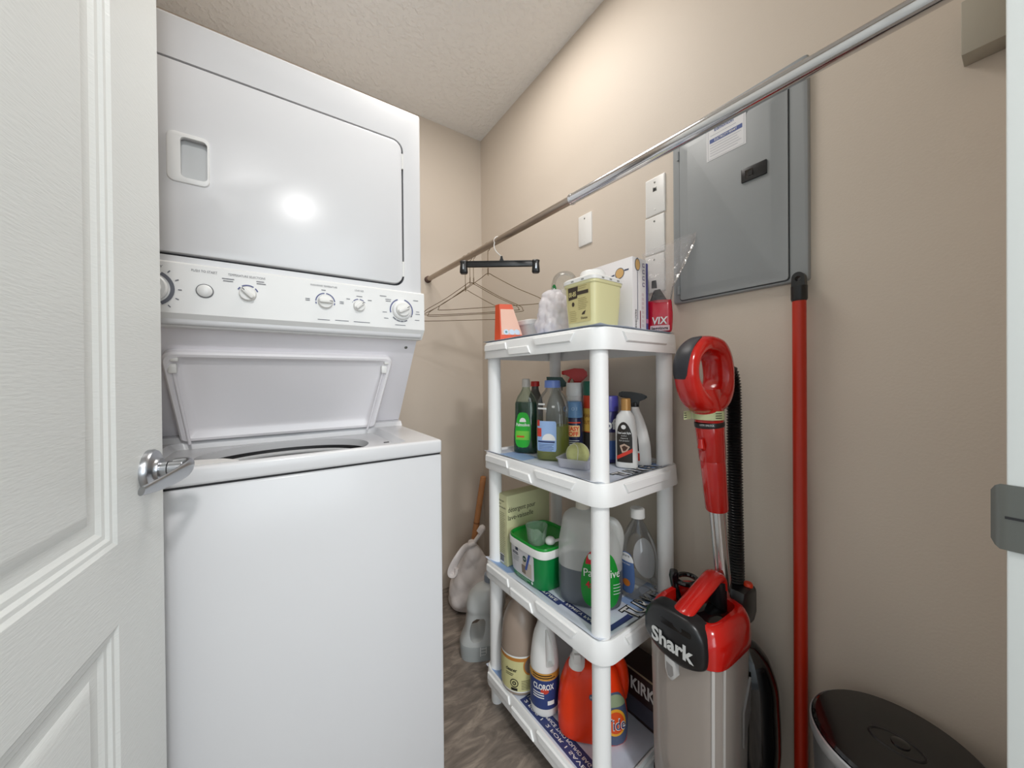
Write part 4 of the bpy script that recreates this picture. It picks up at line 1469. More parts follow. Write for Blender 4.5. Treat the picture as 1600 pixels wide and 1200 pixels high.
# local x: towards the viewer's right along the long side (-ly), local y: away (+lx)
L = Loft([(0, .079, .072, 0, 0, 5), (.004, .081, .075, 0, 0, 5), (.105, .087, .080, 0, 0, 5), (.112, .087, .080, 0, 0, 5)])
M_grn = P('tub_green', (10, 128, 62), 0.35)
obj('tub_body', L.bm(44, 2), M_grn, t)
Lr = Loft([(.096, .0890, .0820, 0, 0, 5), (.098, .0915, .0845, 0, 0, 5), (.119, .0920, .085, 0, 0, 5), (.121, .091, .084, 0, 0, 5)])
obj('rim', Lr.bm(44, 1), M_whitep, t)
b = BM(); rings(b, [Loft([(z, rx, ry, 0, 0, 5), (z + 1, rx, ry, 0, 0, 5)]).ring(z, 44) for rx, ry, z in ((.0905, .0835, .121), (.0905, .0835, .1255), (.089, .082, .128), (.086, .079, .1275), (.0835, .0765, .1215), (.082, .075, .1212))]); obj('lid', b, P('lid_green', (14, 146, 48), 0.3), t)
lab_patch('label', t, L, -PI / 2, 0.058, 0.118, 0.078, 'rrect', P('pale_grey_label', (214, 212, 214), 0.5), cx=-0.014, cy=-0.001)
lab_patch('label_picture', t, L, -PI / 2, 0.045, 0.040, 0.044, 'rect', P('beige_picture', (196, 184, 172), 0.5), 0.0013, 0.014, 0)
lab_patch('label_picture', t, L, -PI / 2, 0.042, 0.018, 0.026, 'rect', P('brown_picture', (128, 112, 98), 0.5), 0.0016, -0.002, -0.002)
lab_patch('label_swoosh', t, L, -PI / 2, 0.066, 0.009, 0.052, 'rect', P('blue_swoosh', (70, 92, 164), 0.5), 0.0017, 0.018, 0.002, skew=0.018)
lab_patch('label_badge', t, L, -PI / 2, 0.072, 0.017, 0.018, 'ellipse', P('dark_green_badge', (26, 66, 52), 0.5), 0.0019, 0.004, 0.002)
lab_text(t, L, -PI / 2, 0.073, [('100', 0.006, 0.011, 0.004, 0.001)], M_lettw, 0.0023)
lab_patch('label_badge', t, L, -PI / 2, 0.091, 0.013, 0.010, 'rrect', P('slate_badge', (40, 50, 72), 0.5), 0.0014, -0.034, 0)
lab_lines(t, L, -PI / 2, 0.079, 0.036, 2, 0.0045, -0.038, 0, P('slate_print', (66, 72, 84), 0.5), 0.0016, 0.0024)
lab_lines(t, L, -PI / 2, 0.068, 0.034, 4, 0.0045, -0.036, 0, P('slate_print_light', (140, 144, 150), 0.5))
lab_lines(t, L, -PI / 2, 0.022, 0.068, 4, 0.0052, -0.006, -0.004, P('mint_print', (190, 220, 200), 0.5), 0.0012)
lab_patch('label_badge', t, L, -PI / 2, 0.012, 0.008, 0.009, 'ellipse', M_lettw, 0.0012, 0.034, 0)
zl = ZT[1] - 0.0085 + LIFT + 0.122
t = thing('measuring_cup', 'small translucent measuring cup with a pouring notch on the green lid', 'cup', tuple(S(0.022, 0.262, zl)), face(0.03, 0.28))
b = BM()
rs = []
for r, z in ((0.0265, 0.0), (0.0335, 0.052), (0.0318, 0.052), (0.0252, 0.002)):
    ring = []
    for i in range(40):
        a = 2 * PI * i / 40
        zz_ = z
        d = abs(math.atan2(math.sin(a + 1.0), math.cos(a + 1.0)))
        if z > 0.03 and d < 0.35:
            zz_ = z - 0.016 * (1 - d / 0.35)
        ring.append((r * math.cos(a), r * math.sin(a), zz_))
    rs.append(ring)
rings(b, rs); obj('cup_body', b, CLEAR('cup_translucent', (236, 248, 238), 0.26, 0.12, 1.6, (200, 220, 204)), t)
t = thing('white_scoop', 'white plastic scoop lying on the green tub lid beside the cup', 'scoop', tuple(S(0.046, 0.228, zl)), face(0.05, 0.25), None)
b = BM(); 
for v in bmesh.ops.create_uvsphere(b, u_segments=24, v_segments=14, radius=0.0155)['verts']:
    v.co.z = max(v.co.z * 0.85, -0.009) + 0.0095
obj('scoop_bowl', b, M_whitep, t)
b = BM(); tube(b, [(0.012, 0.0, 0.010), (0.03, 0.01, 0.010), (0.048, 0.02, 0.007)], [(0.003, 0.008), (0.003, 0.006), (0.003, 0.005)], 10, up=(0, 0, 1)); obj('scoop_handle', b, M_whitep, t)
# big grey jug
t = item('dish_soap_jug', 'large translucent jug half full of dark soap with green label behind the front post', 'jug', 0.095, 0.115, 1, -4)
L = Loft([(0, .076, .050, 0, 0, 3), (.006, .083, .056, 0, 0, 3), (.06, .088, .060, 0, 0, 2.8), (.15, .086, .059, -.002, 0, 2.6), (.200, .074, .054, -.006, 0, 2.5), (.224, .066, .048, -.010, 0, 2.4), (.240, .046, .036, -.016, 0, 2.2), (.250, .020, .020, -.020, 0, 2), (.256, .0165, .0165, -.020, 0, 2)])
obj('jug_body', L.bm(44, 3), CLEAR('milky_jug', (252, 253, 252), 0.5, 0.18, 1.0, (254, 255, 253)), t)
obj('liquid', L.bm(44, 3, 0.0004, 0.003, 0.100), P('dark_soap', (86, 92, 98), 0.3), t)['label'] = 'dark soap filling the lower half'
cap(t, 0.0195, 0.252, 0.280, P('ivory_cap', (214, 208, 194), 0.4), 'cap', 0, (-0.020, 0))
b = BM(); tube(b, spline([(0.040, 0, 0.222), (0.066, 0, 0.215), (0.078, 0, 0.185), (0.074, 0, 0.14), (0.068, 0, 0.11)], 5), [(0.014, 0.012)] * 21, 14); obj('handle', b, CLEAR('milky_jug', (206, 210, 204)), t)
TH = -PI / 2 + 0.02
f = onloft(L, TH, 0.09, 0.0012)
b = BM(); patch(b, f, 0.112, 0.150, 'egg', 0.030, -0.008, 16, 16); obj('label', b, P('grass_green_label', (20, 142, 48), 0.4), t, recalc=False)
b = BM(); patch(b, f, 0.060, 0.040, 'bump', 0.022, 0.054, 14, 8, 0.0006); obj('label_top', b, P('crimson_label', (200, 26, 46), 0.4), t, recalc=False)
b = BM(); text(b, f, 'Palmolive', 0.022, 0.095, 0.034, 0.012, 0.0010, 0.0); obj('lettering', b, M_lettw, t, recalc=False)
b = BM(); text(b, f, '4x', 0.018, 0.022, 0.002, -0.020, 0.0010, 0.02); obj('lettering', b, P('crimson_label', (200, 26, 46)), t, recalc=False)
b = BM()
for i in range(4):
    patch(b, f, 0.022, 0.002, 'rect', 0.072, -0.018 - i * 0.008, 4, 1, 0.001)
patch(b, f, 0.010, 0.016, 'ellipse', 0.004, 0.054, 6, 8, 0.001)
obj('fine_print', b, P('pale_label_print', (206, 226, 214), 0.5), t, recalc=False)
# clear bottle
t = item('clear_bottle', 'round clear bottle with white cap and blue label, right of the front post', 'bottle', 0.221, 0.047, 1, 0)
L = Loft([(0, .042, .042), (.005, .050, .050), (.03, .0535, .0535), (.10, .0535, .0535), (.14, .048, .048), (.17, .036, .036), (.195, .023, .023), (.210, .0155, .0155), (.226, .015, .015)])
obj('bottle_body', L.bm(40, 4), CLEAR('bottle_clear2', (246, 246, 245), 0.06, 0.05, 1.8, (180, 180, 178)), t)
cap(t, 0.0205, 0.218, 0.244, M_whitep, 'cap', 18, taper=0.97)
lab_patch('label_backing', t, L, PI / 2 - 0.45, 0.080, 0.075, 0.120, 'ellipse', P('label_reverse', (232, 232, 234), 0.6), -0.0012, lab='white reverse of the back label')
TH = -PI / 2 - 0.62
lab_patch('label', t, L, TH, 0.075, 0.056, 0.112, 'egg', P('slate_blue_label', (84, 112, 164), 0.45))
lab_patch('label_top', t, L, TH, 0.118, 0.044, 0.022, 'bump', P('label_white', (226, 226, 226), 0.5), 0.0014)
lab_text(t, L, TH, 0.100, [('Fabric & Carpet', 0.0052, 0.036, 0.0, 0.010), ('steam clean', 0.0052, 0.026, 0.0, 0.001)], M_lettw)
lab_patch('label_badge', t, L, TH, 0.048, 0.022, 0.020, 'ellipse', P('amber_print', (214, 124, 44), 0.5), 0.0014, 0.002, 0)
lab_text(t, L, TH, 0.123, [('pure', 0.008, 0.022, 0.0, 0)], P('slate_print', (66, 72, 84)), 0.0019)

# ------------------------------------------------------------------ bottom tier
t = item('brown_jug', 'brown tinted jug with a cream label on the lowest tier beside the left post', 'jug', 0.026, 0.353, 0, 0)
L = Loft([(0, .052, .052), (.006, .060, .060), (.03, .062, .062), (.135, .062, .062), (.142, .0615, .0615), (.20, .056, .056), (.245, .040, .040), (.27, .022, .022), (.285, .018, .018), (.30, .018, .018)])
obj('jug_body', L.bm(40, 3), P('brown_jug_plastic', (160, 142, 128), 0.35), t)
cap(t, 0.021, 0.292, 0.316, M_whitep)
f = onloft(L, -PI / 2, 0.07, 0.0010)
b = BM(); patch(b, f, 0.20, 0.104, 'rect', 0, 0, 40, 2); lb = obj('label', b, P('cream_jug_label', (212, 206, 150), 0.5), t, recalc=False)
b = BM(); patch(b, f, 0.20, 0.005, 'rect', 0, 0.0545, 40, 1, 0.0002); patch(b, f, 0.20, 0.004, 'rect', 0, -0.0535, 40, 1, 0.0002); obj('label_edge', b, M_lettw, t, recalc=False)
b = BM(); patch(b, f, 0.20, 0.010, 'rect', 0, 0.046, 40, 1, 0.0003); patch(b, f, 0.052, 0.062, 'ellipse', 0.034, 0.026, 12, 14, 0.0004); obj('label_orange', b, P('label_orange', (190, 124, 52), 0.5), t, recalc=False)
b = BM(); patch(b, f, 0.044, 0.050, 'ellipse', 0.034, 0.026, 12, 14, 0.0008); obj('label_picture', b, P('sink_picture', (120, 104, 96), 0.5), t, recalc=False)
b = BM(); patch(b, f, 0.018, 0.020, 'rect', 0.036, 0.022, 4, 6, 0.0012); obj('label_picture', b, P('pale_picture', (176, 170, 168), 0.5), t, recalc=False)
b = BM(); text(b, f, 'cleaner', 0.011, 0.038, -0.030, 0.014, 0.0012, 0.02); lines(b, f, 0.03, 2, 0.005, 0.001, 0.0016, -0.034, 0.0012); lines(b, f, 0.040, 6, 0.005, -0.018, 0.0012, 0.022, 0.0012)
for r in (0.0125, 0.0105):
    pass
ang = [2 * PI * i / 28 for i in range(29)]
for r0, r1 in ((0.0105, 0.0130), (0.003, 0.006)):
    for a0, a1 in zip(ang[:-1], ang[1:]):
        b.faces.new([b.verts.new(f(-0.020 + r * math.cos(a), -0.026 + r * math.sin(a), 0.0012)) for r, a in ((r0, a0), (r1, a0), (r1, a1), (r0, a1))])
patch(b, f, 0.020, 0.008, 'rect', -0.020, -0.045, 4, 2, 0.0012)
obj('lettering', b, M_lettk, t, recalc=False)
# bleach bottle
t = item('bleach_bottle', 'white bleach bottle with moulded handle and navy label between brown and orange jugs', 'bottle', 0.030, 0.240, 0, 0)
L = Loft([(0, .036, .036), (.005, .0415, .0415), (.03, .043, .043), (.135, .043, .043), (.17, .040, .040), (.22, .032, .032), (.255, .020, .020), (.27, .0165, .0165), (.285, .0165, .0165)])
bb = L.bm(40, 4)
cut = BM(); Lh = Loft([(0.148, .010, .03, .016, -.045, 2), (.153, .0135, .03, .017, -.045, 2), (.19, .012, .03, .015, -.043, 2), (.225, .008, .03, .010, -.038, 2), (.245, .003, .03, .006, -.035, 2)]); cut.free()
obj('bottle_body', boolean(bb, Lh.bm(24, 3)), M_whitep, t)
cap(t, 0.020, 0.283, 0.31, P('blue_bleach_cap', (52, 92, 170), 0.4))
f = onloft(L, -PI / 2, 0.075, 0.0010)
b = BM(); patch(b, f, 0.13, 0.082, 'rect', 0, -0.006, 30, 2); obj('label', b, P('navy_bleach_label', (44, 62, 118), 0.45), t, recalc=False)
b = BM(); patch(b, f, 0.13, 0.020, 'rect', 0, 0.046, 30, 1); obj('label_band', b, P('amber_bleach_band', (206, 150, 66), 0.45), t, recalc=False)
b = BM(); lines(b, f, 0.075, 2, 0.007, 0.050, 0.003, 0.0, 0.0006); obj('fine_print', b, M_lettk, t, recalc=False)
b = BM(); text(b, f, 'CLOROX', 0.016, 0.062, -0.004, 0.018, 0.0008, 0.03); lines(b, f, 0.04, 3, 0.007, 0.0, 0.003, -0.016, 0.0008); patch(b, f, 0.02, 0.012, 'rect', 0.018, -0.028, 4, 2, 0.0008); obj('lettering', b, M_lettw, t, recalc=False)
b = BM(); patch(b, f, 0.024, 0.016, 'ellipse', 0.0, 0.006, 8, 8, 0.0006); obj('label_badge', b, P('red_badge', (204, 66, 48), 0.5), t, recalc=False)
# orange detergent jug
t = item('laundry_detergent_jug', 'big orange laundry detergent jug with white spout on the lowest tier', 'jug', 0.094, 0.112, 0, 4)
L = Loft([(0, .086, .050, 0, 0, 3), (.006, .094, .056, 0, 0, 3), (.05, .096, .058, 0, 0, 3), (.11, .090, .056, 0, 0, 2.8), (.150, .079, .050, 0, 0, 2.6), (.176, .069, .042, .002, 0, 2.5), (.188, .052, .034, .004, 0, 2.3), (.194, .03, .025, .004, 0, 2.1)])
M_or = P('orange_jug', (236, 58, 12), 0.32)
jb = obj('jug_body', L.bm(44, 4), M_or, t)
b = BM(); lathe(b, [(.028, .150), (.0255, .180), (.0225, .184)], 28, (-0.040, -0.014, 0)); obj('neck', b, M_or, t)
b = BM(); lathe(b, [(.0240, .180), (.0240, .189), (.0210, .193), (.0205, .205), (.0180, .209), (.015, .211), (.013, .221), (.0125, .234), (.010, .238)], 28, (-0.040, -0.014, 0))
sp = obj('spout', b, M_whitep, t)
b = BM(); box(b, -0.050, -0.030, -0.035, -0.024, 0.196, 0.224, 0.003); obj('push_tab', b, M_whitep, sp)
b = BM(); tube(b, spline([(0.02, 0, 0.19), (0.05, 0, 0.212), (0.078, 0, 0.190), (0.086, 0, 0.14), (0.080, 0, 0.10)], 5), [(0.016, 0.014)] * 21, 14); obj('handle', b, M_or, t)
TH = -PI / 2 + 0.35
f = onloft(L, TH, 0.075, 0.0012)
M_gy = P('blue_grey_label', (78, 90, 118), 0.4)
b = BM(); patch(b, f, 0.085, 0.135, 'egg', 0.040, 0.0, 14, 16); obj('label', b, M_gy, t, recalc=False)
b = BM(); patch(b, f, 0.070, 0.030, 'bump', 0.040, 0.048, 12, 8, 0.0005); obj('label_top', b, P('sage_label', (150, 164, 130), 0.5), t, recalc=False)
b = BM(); patch(b, f, 0.060, 0.070, 'ellipse', 0.036, -0.006, 14, 16, 0.0007); obj('label_ring', b, P('yellow_ring', (236, 170, 50), 0.45), t, recalc=False)
b = BM(); patch(b, f, 0.048, 0.056, 'ellipse', 0.036, -0.006, 14, 16, 0.0012); obj('label_ring', b, P('orange_ring', (226, 84, 30), 0.45), t, recalc=False)
b = BM(); text(b, f, 'Tide', 0.030, 0.054, 0.034, -0.008, 0.0024, 0.03); obj('lettering_outline', b, M_lettw, t, recalc=False)
b = BM(); text(b, f, 'Tide', 0.028, 0.052, 0.034, -0.008, 0.0030, 0.0); obj('lettering', b, P('navy_logo', (26, 34, 92), 0.5), t, recalc=False)
f = onloft(L, -PI / 2, 0.13, 0.0012)
b = BM(); patch(b, f, 0.014, 0.015, 'ellipse', -0.004, 0.0); o = obj('label_badge', b, M_gy, t, recalc=False)
b = BM(); text(b, f, 'HE', 0.006, 0.007, -0.004, 0.0, 0.0005); obj('lettering', b, M_lettw, o, recalc=False)
# dark carton behind it
t = thing('dark_carton', 'dark maroon carton lettered KIRK, behind the vacuum on the lowest tier', 'box', tuple(S(0.212, -0.018, ZT[0] - 0.0085 + LIFT)), ST)
b = BM(); box(b, 0, 0.085, 0, 0.175, 0, 0.142, 0.0015); obj('carton', b, P('maroon_carton', (44, 24, 22), 0.45), t)
f = onplane((0.0, 0.175, 0), (0, -1, 0), (0, 0, 1))
b = BM(); patch(b, f, 0.172, 0.006, 'rect', 0.0875, 0.138, 2, 1); obj('carton_edge', b, P('tan_edge', (160, 146, 120), 0.6), t, recalc=False)
b = BM(); text(b, f, 'KIRK', 0.036, 0.078, 0.130, 0.100, 0.0004, 0.03); obj('lettering', b, M_lettw, t, recalc=False)
b = BM(); patch(b, f, 0.172, 0.05, 'rect', 0.0875, 0.035, 2, 1); obj('label_lower', b, P('slate_carton_print', (72, 74, 88), 0.5), t, recalc=False)

# ------------------------------------------------------------------ top tier
t = thing('orange_box', 'small orange and white carton with bubble circles at the left end of the top tier', 'box', tuple(S(-0.008, 0.402, ZT[3] + 0.005)), ST)
b = BM()
V = [(0, 0.035, 0), (0, 0, 0), (0.072, -0.035, 0), (0.072, 0.035, 0)]
T = [(0.002, 0.032, 0.122), (0.002, 0.008, 0.122), (0.040, -0.010, 0.122), (0.040, 0.032, 0.122)]
rings(b, [V, T]); obj('carton', b, P('orange_carton', (224, 84, 44), 0.5), t)
V = [Vector(v) for v in V]; T = [Vector(v) for v in T]
nrm = (V[2] - V[1]).cross(T[1] - V[1]).normalized()
fq = lambda x, y, d=0.0: (V[1].lerp(V[2], x)).lerp(T[1].lerp(T[2], x), y) + nrm * (0.0006 + d)
b = BM(); V0 = [[b.verts.new(fq(x, y)) for x in (0.06, 0.5, 1.0)] for y in (0.16, 0.5, 0.86)]
for r0, r1 in zip(V0[:-1], V0[1:]):
    for i in range(2):
        b.faces.new((r0[i], r0[i + 1], r1[i + 1], r1[i]))
obj('front_print', b, P('peach_print', (238, 190, 168), 0.5), t, recalc=False)
b = BM()
for cx, col in ((0.28, 0), (0.55, 0), (0.80, 0)):
    b.faces.new([b.verts.new(fq(cx + 0.13 * math.cos(a), 0.235 + 0.075 * math.sin(a), 0.0006)) for a in ang[:-1]])
obj('bubble_print', b, P('bubble_print_blue', (206, 220, 236), 0.5), t, recalc=False)
b = BM(); b.faces.new([b.verts.new(fq(0.28 + 0.05 * math.cos(a), 0.235 + 0.032 * math.sin(a), 0.0012)) for a in ang[:-1]]); obj('bubble_print', b, P('teal_dot', (96, 150, 150), 0.5), t, recalc=False)
t = thing('white_tub', 'low white lidded tub behind the orange carton on the top tier', 'tub', tuple(S(0.125, 0.395, ZT[3] + 0.005)), ST)
L = Loft([(0, .046, .046, 0, 0, 4), (.004, .048, .048, 0, 0, 4), (.055, .051, .051, 0, 0, 4)])
obj('tub_body', L.bm(32, 2), P('translucent_white', (220, 218, 214), 0.4), t)
L2 = Loft([(.0545, .053, .053, 0, 0, 4), (.057, .055, .055, 0, 0, 4), (.070, .055, .055, 0, 0, 4), (.072, .053, .053, 0, 0, 4)])
obj('lid', L2.bm(32, 1), M_whitep, t)


def crumple(L, n, k, amp, seed, freq=38):
    rnd = random.Random(seed)
    b = L.bm(n, k)
    dirs = [(Vector((rnd.gauss(0, 1), rnd.gauss(0, 1), rnd.gauss(0, 1))).normalized(), rnd.uniform(0.4, 1.6) * freq, rnd.uniform(0, 6.28)) for _ in range(9)]
    for v in b.verts:
        c = v.co.copy()
        s = sum(abs(math.sin(c.dot(d) * fr + ph)) - 0.5 for d, fr, ph in dirs) / 3
        out = Vector((c.x, c.y, 0))
        if out.length > 1e-4:
            v.co = c + out.normalized() * s * amp * min(1, c.z / 0.01)
    return b


t = thing('plastic_bag', 'crumpled translucent white plastic bag left of the yellow container', 'bag', tuple(S(0.062, 0.222, ZT[3] + 0.005)), face(0.06, 0.22))
L = Loft([(0, .038, .030), (.006, .046, .038), (.05, .044, .036), (.09, .038, .030), (.118, .030, .024), (.138, .014, .012)])
obj('bag_film', crumple(L, 96, 14, 0.011, 5, 95), CLEAR('white_bag_film', (250, 248, 250), 0.72, 0.2, 1.2, (250, 246, 248)), t, 60)
t = thing('clear_dome_bottle', 'clear plastic bottle with a small green emblem behind the yellow container', 'bottle', tuple(S(0.150, 0.262, ZT[3] + 0.005)), face(0.16, 0.24))
L = Loft([(0, .036, .036), (.005, .042, .042), (.13, .046, .046), (.17, .044, .044), (.20, .036, .036), (.215, .022, .022), (.220, .006, .006)])
obj('bottle_body', L.bm(34, 3), M_clear, t)
lab_patch('emblem', t, L, -PI / 2 - 0.85, 0.155, 0.024, 0.034, 'ellipse', P('emblem_green', (18, 120, 58), 0.5))
b = BM(); f = onloft(L, -PI / 2 - 0.85, 0.155, 0.0016)
for x, y in ((-0.004, 0.006), (0.004, 0.003), (-0.001, -0.004), (0.003, -0.009)):
    patch(b, f, 0.006, 0.003, 'ellipse', x, y, 4, 4)
obj('emblem_mark', b, M_lettw, t, recalc=False)
lab_patch('label_strip', t, L, -PI / 2 - 0.2, 0.07, 0.03, 0.05, 'rect', P('emblem_green', (18, 120, 58)), 0.001)
# yellow sharps style container
t = thing('disposal_container', 'pale yellow plastic container with white lid at the front of the top tier', 'container', tuple(S(0.062, 0.070, ZT[3] + 0.005)), ST)
L = Loft([(0, .050, .046, 0, 0, 7), (.003, .0515, .0475, 0, 0, 7), (.118, .058, .054, 0, 0, 7)])
obj('container_body', L.bm(48, 2), P('pale_yellow_plastic', (222, 216, 166), 0.35), t)
Lr = Loft([(.112, .059, .055, 0, 0, 7), (.114, .0605, .0565, 0, 0, 7), (.120, .0605, .0565, 0, 0, 7)]); obj('collar', Lr.bm(48, 1), P('pale_yellow_plastic', (222, 216, 166)), t)
Lr = Loft([(.120, .062, .058, 0, 0, 7), (.129, .062, .058, 0, 0, 7), (.133, .058, .054, 0, 0, 6), (.1335, .048, .044, 0, 0, 5)]); lid = obj('lid', Lr.bm(48, 1), M_whitep, t)
b = BM(); lathe(b, [(.036, .133), (.036, .140), (.034, .143), (.033, .153), (.030, .157), (.004, .158)], 36, (0.004, 0.004, 0)); obj('lid_cap', b, M_whitep, lid)
for x, y in ((-0.030, -0.0585), (0.0, -0.0585), (0.030, -0.0585)):
    b = BM(); box(b, x - 0.004, x + 0.004, y - 0.001, y + 0.001, 0.1225, 0.1255); obj('lid_slot', b, P('lid_slot_grey', (150, 150, 146), 0.6), lid)
for y in (-0.02, 0.015):
    b = BM(); box(b, -0.0630, -0.0610, y - 0.004, y + 0.004, 0.1225, 0.1255); obj('lid_slot', b, P('lid_slot_grey', (150, 150, 146)), lid)
f = onloft(L, PI, 0.066, 0.0009)
b = BM(); patch(b, f, 0.076, 0.096, 'rect', 0, 0); lb = obj('label', b, P('khaki_label', (202, 190, 134), 0.5), t, recalc=False)
b = BM(); b.faces.new([b.verts.new(f(x, y, 0.0006)) for x, y in ((-0.032, 0.012), (-0.003, 0.014), (0.001, 0.044), (-0.032, 0.044))]); patch(b, f, 0.036, 0.009, 'rect', 0.015, 0.026, 4, 1, 0.0006); obj('label_block', b, P('dark_brown_print', (58, 46, 34), 0.5), t, recalc=False)
b = BM(); text(b, f, '00-85', 0.012, 0.024, -0.0175, 0.026, 0.0012, 0.03); obj('lettering', b, P('khaki_label', (220, 208, 160)), t, recalc=False)
b = BM(); lines(b, f, 0.032, 2, 0.005, 0.042, 0.001, 0.016, 0.0006); lines(b, f, 0.032, 7, 0.0045, 0.012, 0.001, 0.016, 0.0006); lines(b, f, 0.026, 6, 0.005, -0.018, 0.001, -0.018, 0.0006); obj('fine_print', b, P('olive_brown_print', (150, 136, 90), 0.5), t, recalc=False)
b = BM(); patch(b, f, 0.009, 0.012, 'ellipse', -0.017, 0.000, 6, 6, 0.0006); obj('label_emblem', b, P('dark_brown_print', (58, 46, 34)), t, recalc=False)
b = BM(); b.faces.new([b.verts.new(f(x, y, 0.0006)) for x, y in ((0.010, -0.030), (0.020, -0.030), (0.024, -0.020), (0.014, -0.024))]); obj('label_emblem', b, P('dark_brown_print', (58, 46, 34)), t, recalc=False)
b = BM(); text(b, f, 'Sharps', 0.006, 0.022, 0.018, -0.038, 0.0006, 0.01); obj('lettering', b, P('dark_brown_print', (58, 46, 34)), t, recalc=False)
# white needle box
t = thing('white_box', 'tall white cardboard box with pen needle pictures behind the yellow container', 'box', tuple(S(0.143, 0.004, ZT[3] + 0.005)), ST, None)
b = BM(); box(b, 0, 0.062, 0, 0.165, 0, 0.197, 0.0012); obj('carton', b, P('white_carton', (232, 228, 228), 0.5), t)
f = onplane((0.0, 0.165, 0), (0, -1, 0), (0, 0, 1))
g = onplane((0.0, 0, 0), (1, 0, 0), (0, 0, 1))
b = BM(); patch(b, f, 0.030, 0.030, 'ellipse', 0.125, 0.160, 8, 12); patch(b, g, 0.024, 0.034, 'ellipse', 0.022, 0.178, 8, 12)
obj('picture_ring', b, P('grey_blue_ring', (86, 90, 104), 0.5), t, recalc=False)
b = BM(); patch(b, f, 0.026, 0.026, 'ellipse', 0.125, 0.160, 8, 12, 0.0004); patch(b, g, 0.020, 0.029, 'ellipse', 0.022, 0.178, 8, 12, 0.0004)
obj('picture_disc', b, P('tan_disc', (214, 172, 112), 0.5), t, recalc=False)
b = BM()
b.faces.new([b.verts.new(f(x, y, 0.0002)) for x, y in ((0.068, 0.150), (0.108, 0.157), (0.108, 0.161), (0.068, 0.154))])
patch(b, f, 0.014, 0.004, 'rect', 0.147, 0.165, 2, 1); patch(b, g, 0.002, 0.130, 'rect', 0.022, 0.095, 1, 8); patch(b, g, 0.002, 0.008, 'rect', 0.022, 0.193, 1, 1)
obj('needle_print', b, P('slate_needle', (70, 78, 104), 0.5), t, recalc=False)
b = BM()
for i in range(4):
    patch(b, g, 0.010, 0.011, 'rrect', 0.050, 0.180 - i * 0.0175, 4, 6)
obj('icon_print', b, P('mauve_icons', (104, 92, 130), 0.5), t, recalc=False)
b = BM()
for i in range(4):
    patch(b, g, 0.0062, 0.007, 'rrect', 0.050, 0.180 - i * 0.0175, 4, 6, 0.0004)
obj('icon_print', b, P('pale_icon', (232, 226, 228), 0.5), t, recalc=False)
gv = lambda x, y, d=0.0: g(0.0 - y, x, d)
b = BM(); text(b, lambda x, y, d=0.0: g(0.012 - y, 0.032 + x, d), 'exquisite', 0.009, 0.05, 0, 0); obj('lettering', b, M_lettk, t, recalc=False)
b = BM(); patch(b, g, 0.004, 0.050, 'rect', 0.034, 0.030, 1, 4); obj('maroon_bar', b, P('maroon_bar', (126, 36, 60), 0.5), t, recalc=False)
b = BM()
for i in range(2):
    for k in range(8):
        patch(b, g, 0.0016, 0.008, 'rect', 0.043 + i * 0.006, 0.016 + k * 0.012, 1, 1)
obj('fine_print', b, P('rose_print', (190, 150, 160), 0.5), t, recalc=False)
t = thing('violet_box', 'thin violet blue carton pressed against the right of the white box', 'box', tuple(S(0.2065, 0.006, ZT[3] + 0.005)), ST)
b = BM(); box(b, 0, 0.012, 0, 0.12, 0, 0.19, 0.001); obj('carton', b, P('violet_carton', (78, 78, 140), 0.5), t)
b = BM(); patch(b, onplane((0, 0, 0), (1, 0, 0), (0, 0, 1)), 0.010, 0.012, 'rect', 0.006, 0.03, 1, 1); obj('print_patch', b, P('pink_patch', (196, 120, 160), 0.5), t, recalc=False)
# clear bag with red header
t = thing('leggings_bag', 'crinkled clear bag with a red lettered packet at the right end of the top tier', 'bag', tuple(S(0.262, -0.006, ZT[3] + 0.0045)), face(0.26, -0.02))
L = Loft([(0.0, .026, .010, -.003, 0, 3), (.004, .030, .014, -.003, 0, 3), (.04, .032, .018, -.002, 0, 3), (.085, .031, .013, -.004, 0, 3), (.092, .029, .010, -.004, 0, 3)])
obj('red_packet', crumple(L, 44, 6, 0.002, 9, 60), P('crimson_packet', (204, 24, 54), 0.22, coat=0.4), t, 60)
f = lambda x, y, d=0.0: L.pt(-PI / 2, 0.045, 0) * 0 + Vector((x - 0.002, -max(L.at(max(y + 0.045, 0.002))[1] * (1 - abs(x / 0.034) ** 3) ** (1 / 3) if abs(x) < 0.033 else 0.0, 0.004) - 0.0038, y + 0.045))
b = BM(); text(b, f, 'VIX', 0.020, 0.040, -0.001, -0.012, 0, 0.02, 0.1); obj('lettering', b, M_lettw, t, recalc=False)
b = BM(); patch(b, f, 0.050, 0.015, 'rrect', -0.001, -0.033); obj('label_patch', b, P('pink_patch_pale', (236, 206, 210), 0.5), t, recalc=False)
b = BM(); text(b, lambda x, y, d=0.0: f(x, y) + Vector((0, -0.0008, 0)), 'leggings', 0.008, 0.042, -0.001, -0.033, 0, 0.02); obj('lettering', b, M_lettk, t, recalc=False)
b = BM(); rings(b, [[(-0.030, -0.005, 0.090), (0.018, -0.005, 0.088), (0.018, 0.006, 0.088), (-0.030, 0.006, 0.090)], [(-0.018, -0.003, 0.122), (-0.002, -0.003, 0.124), (-0.002, 0.004, 0.124), (-0.018, 0.004, 0.122)]]); obj('dark_insert', b, P('dark_fabric', (40, 34, 32), 0.9), t)
b = BM(); rings(b, [[(-0.024, -0.006, 0.128), (-0.010, -0.006, 0.128), (-0.010, 0.0, 0.128), (-0.024, 0.0, 0.128)], [(-0.024, -0.006, 0.148), (-0.012, -0.006, 0.150), (-0.012, 0.0, 0.150), (-0.024, 0.0, 0.148)]]); obj('dark_insert', b, P('dark_fabric', (40, 34, 32)), t)
b = BM()
rnd = random.Random(4)
nx, ny = 26, 34
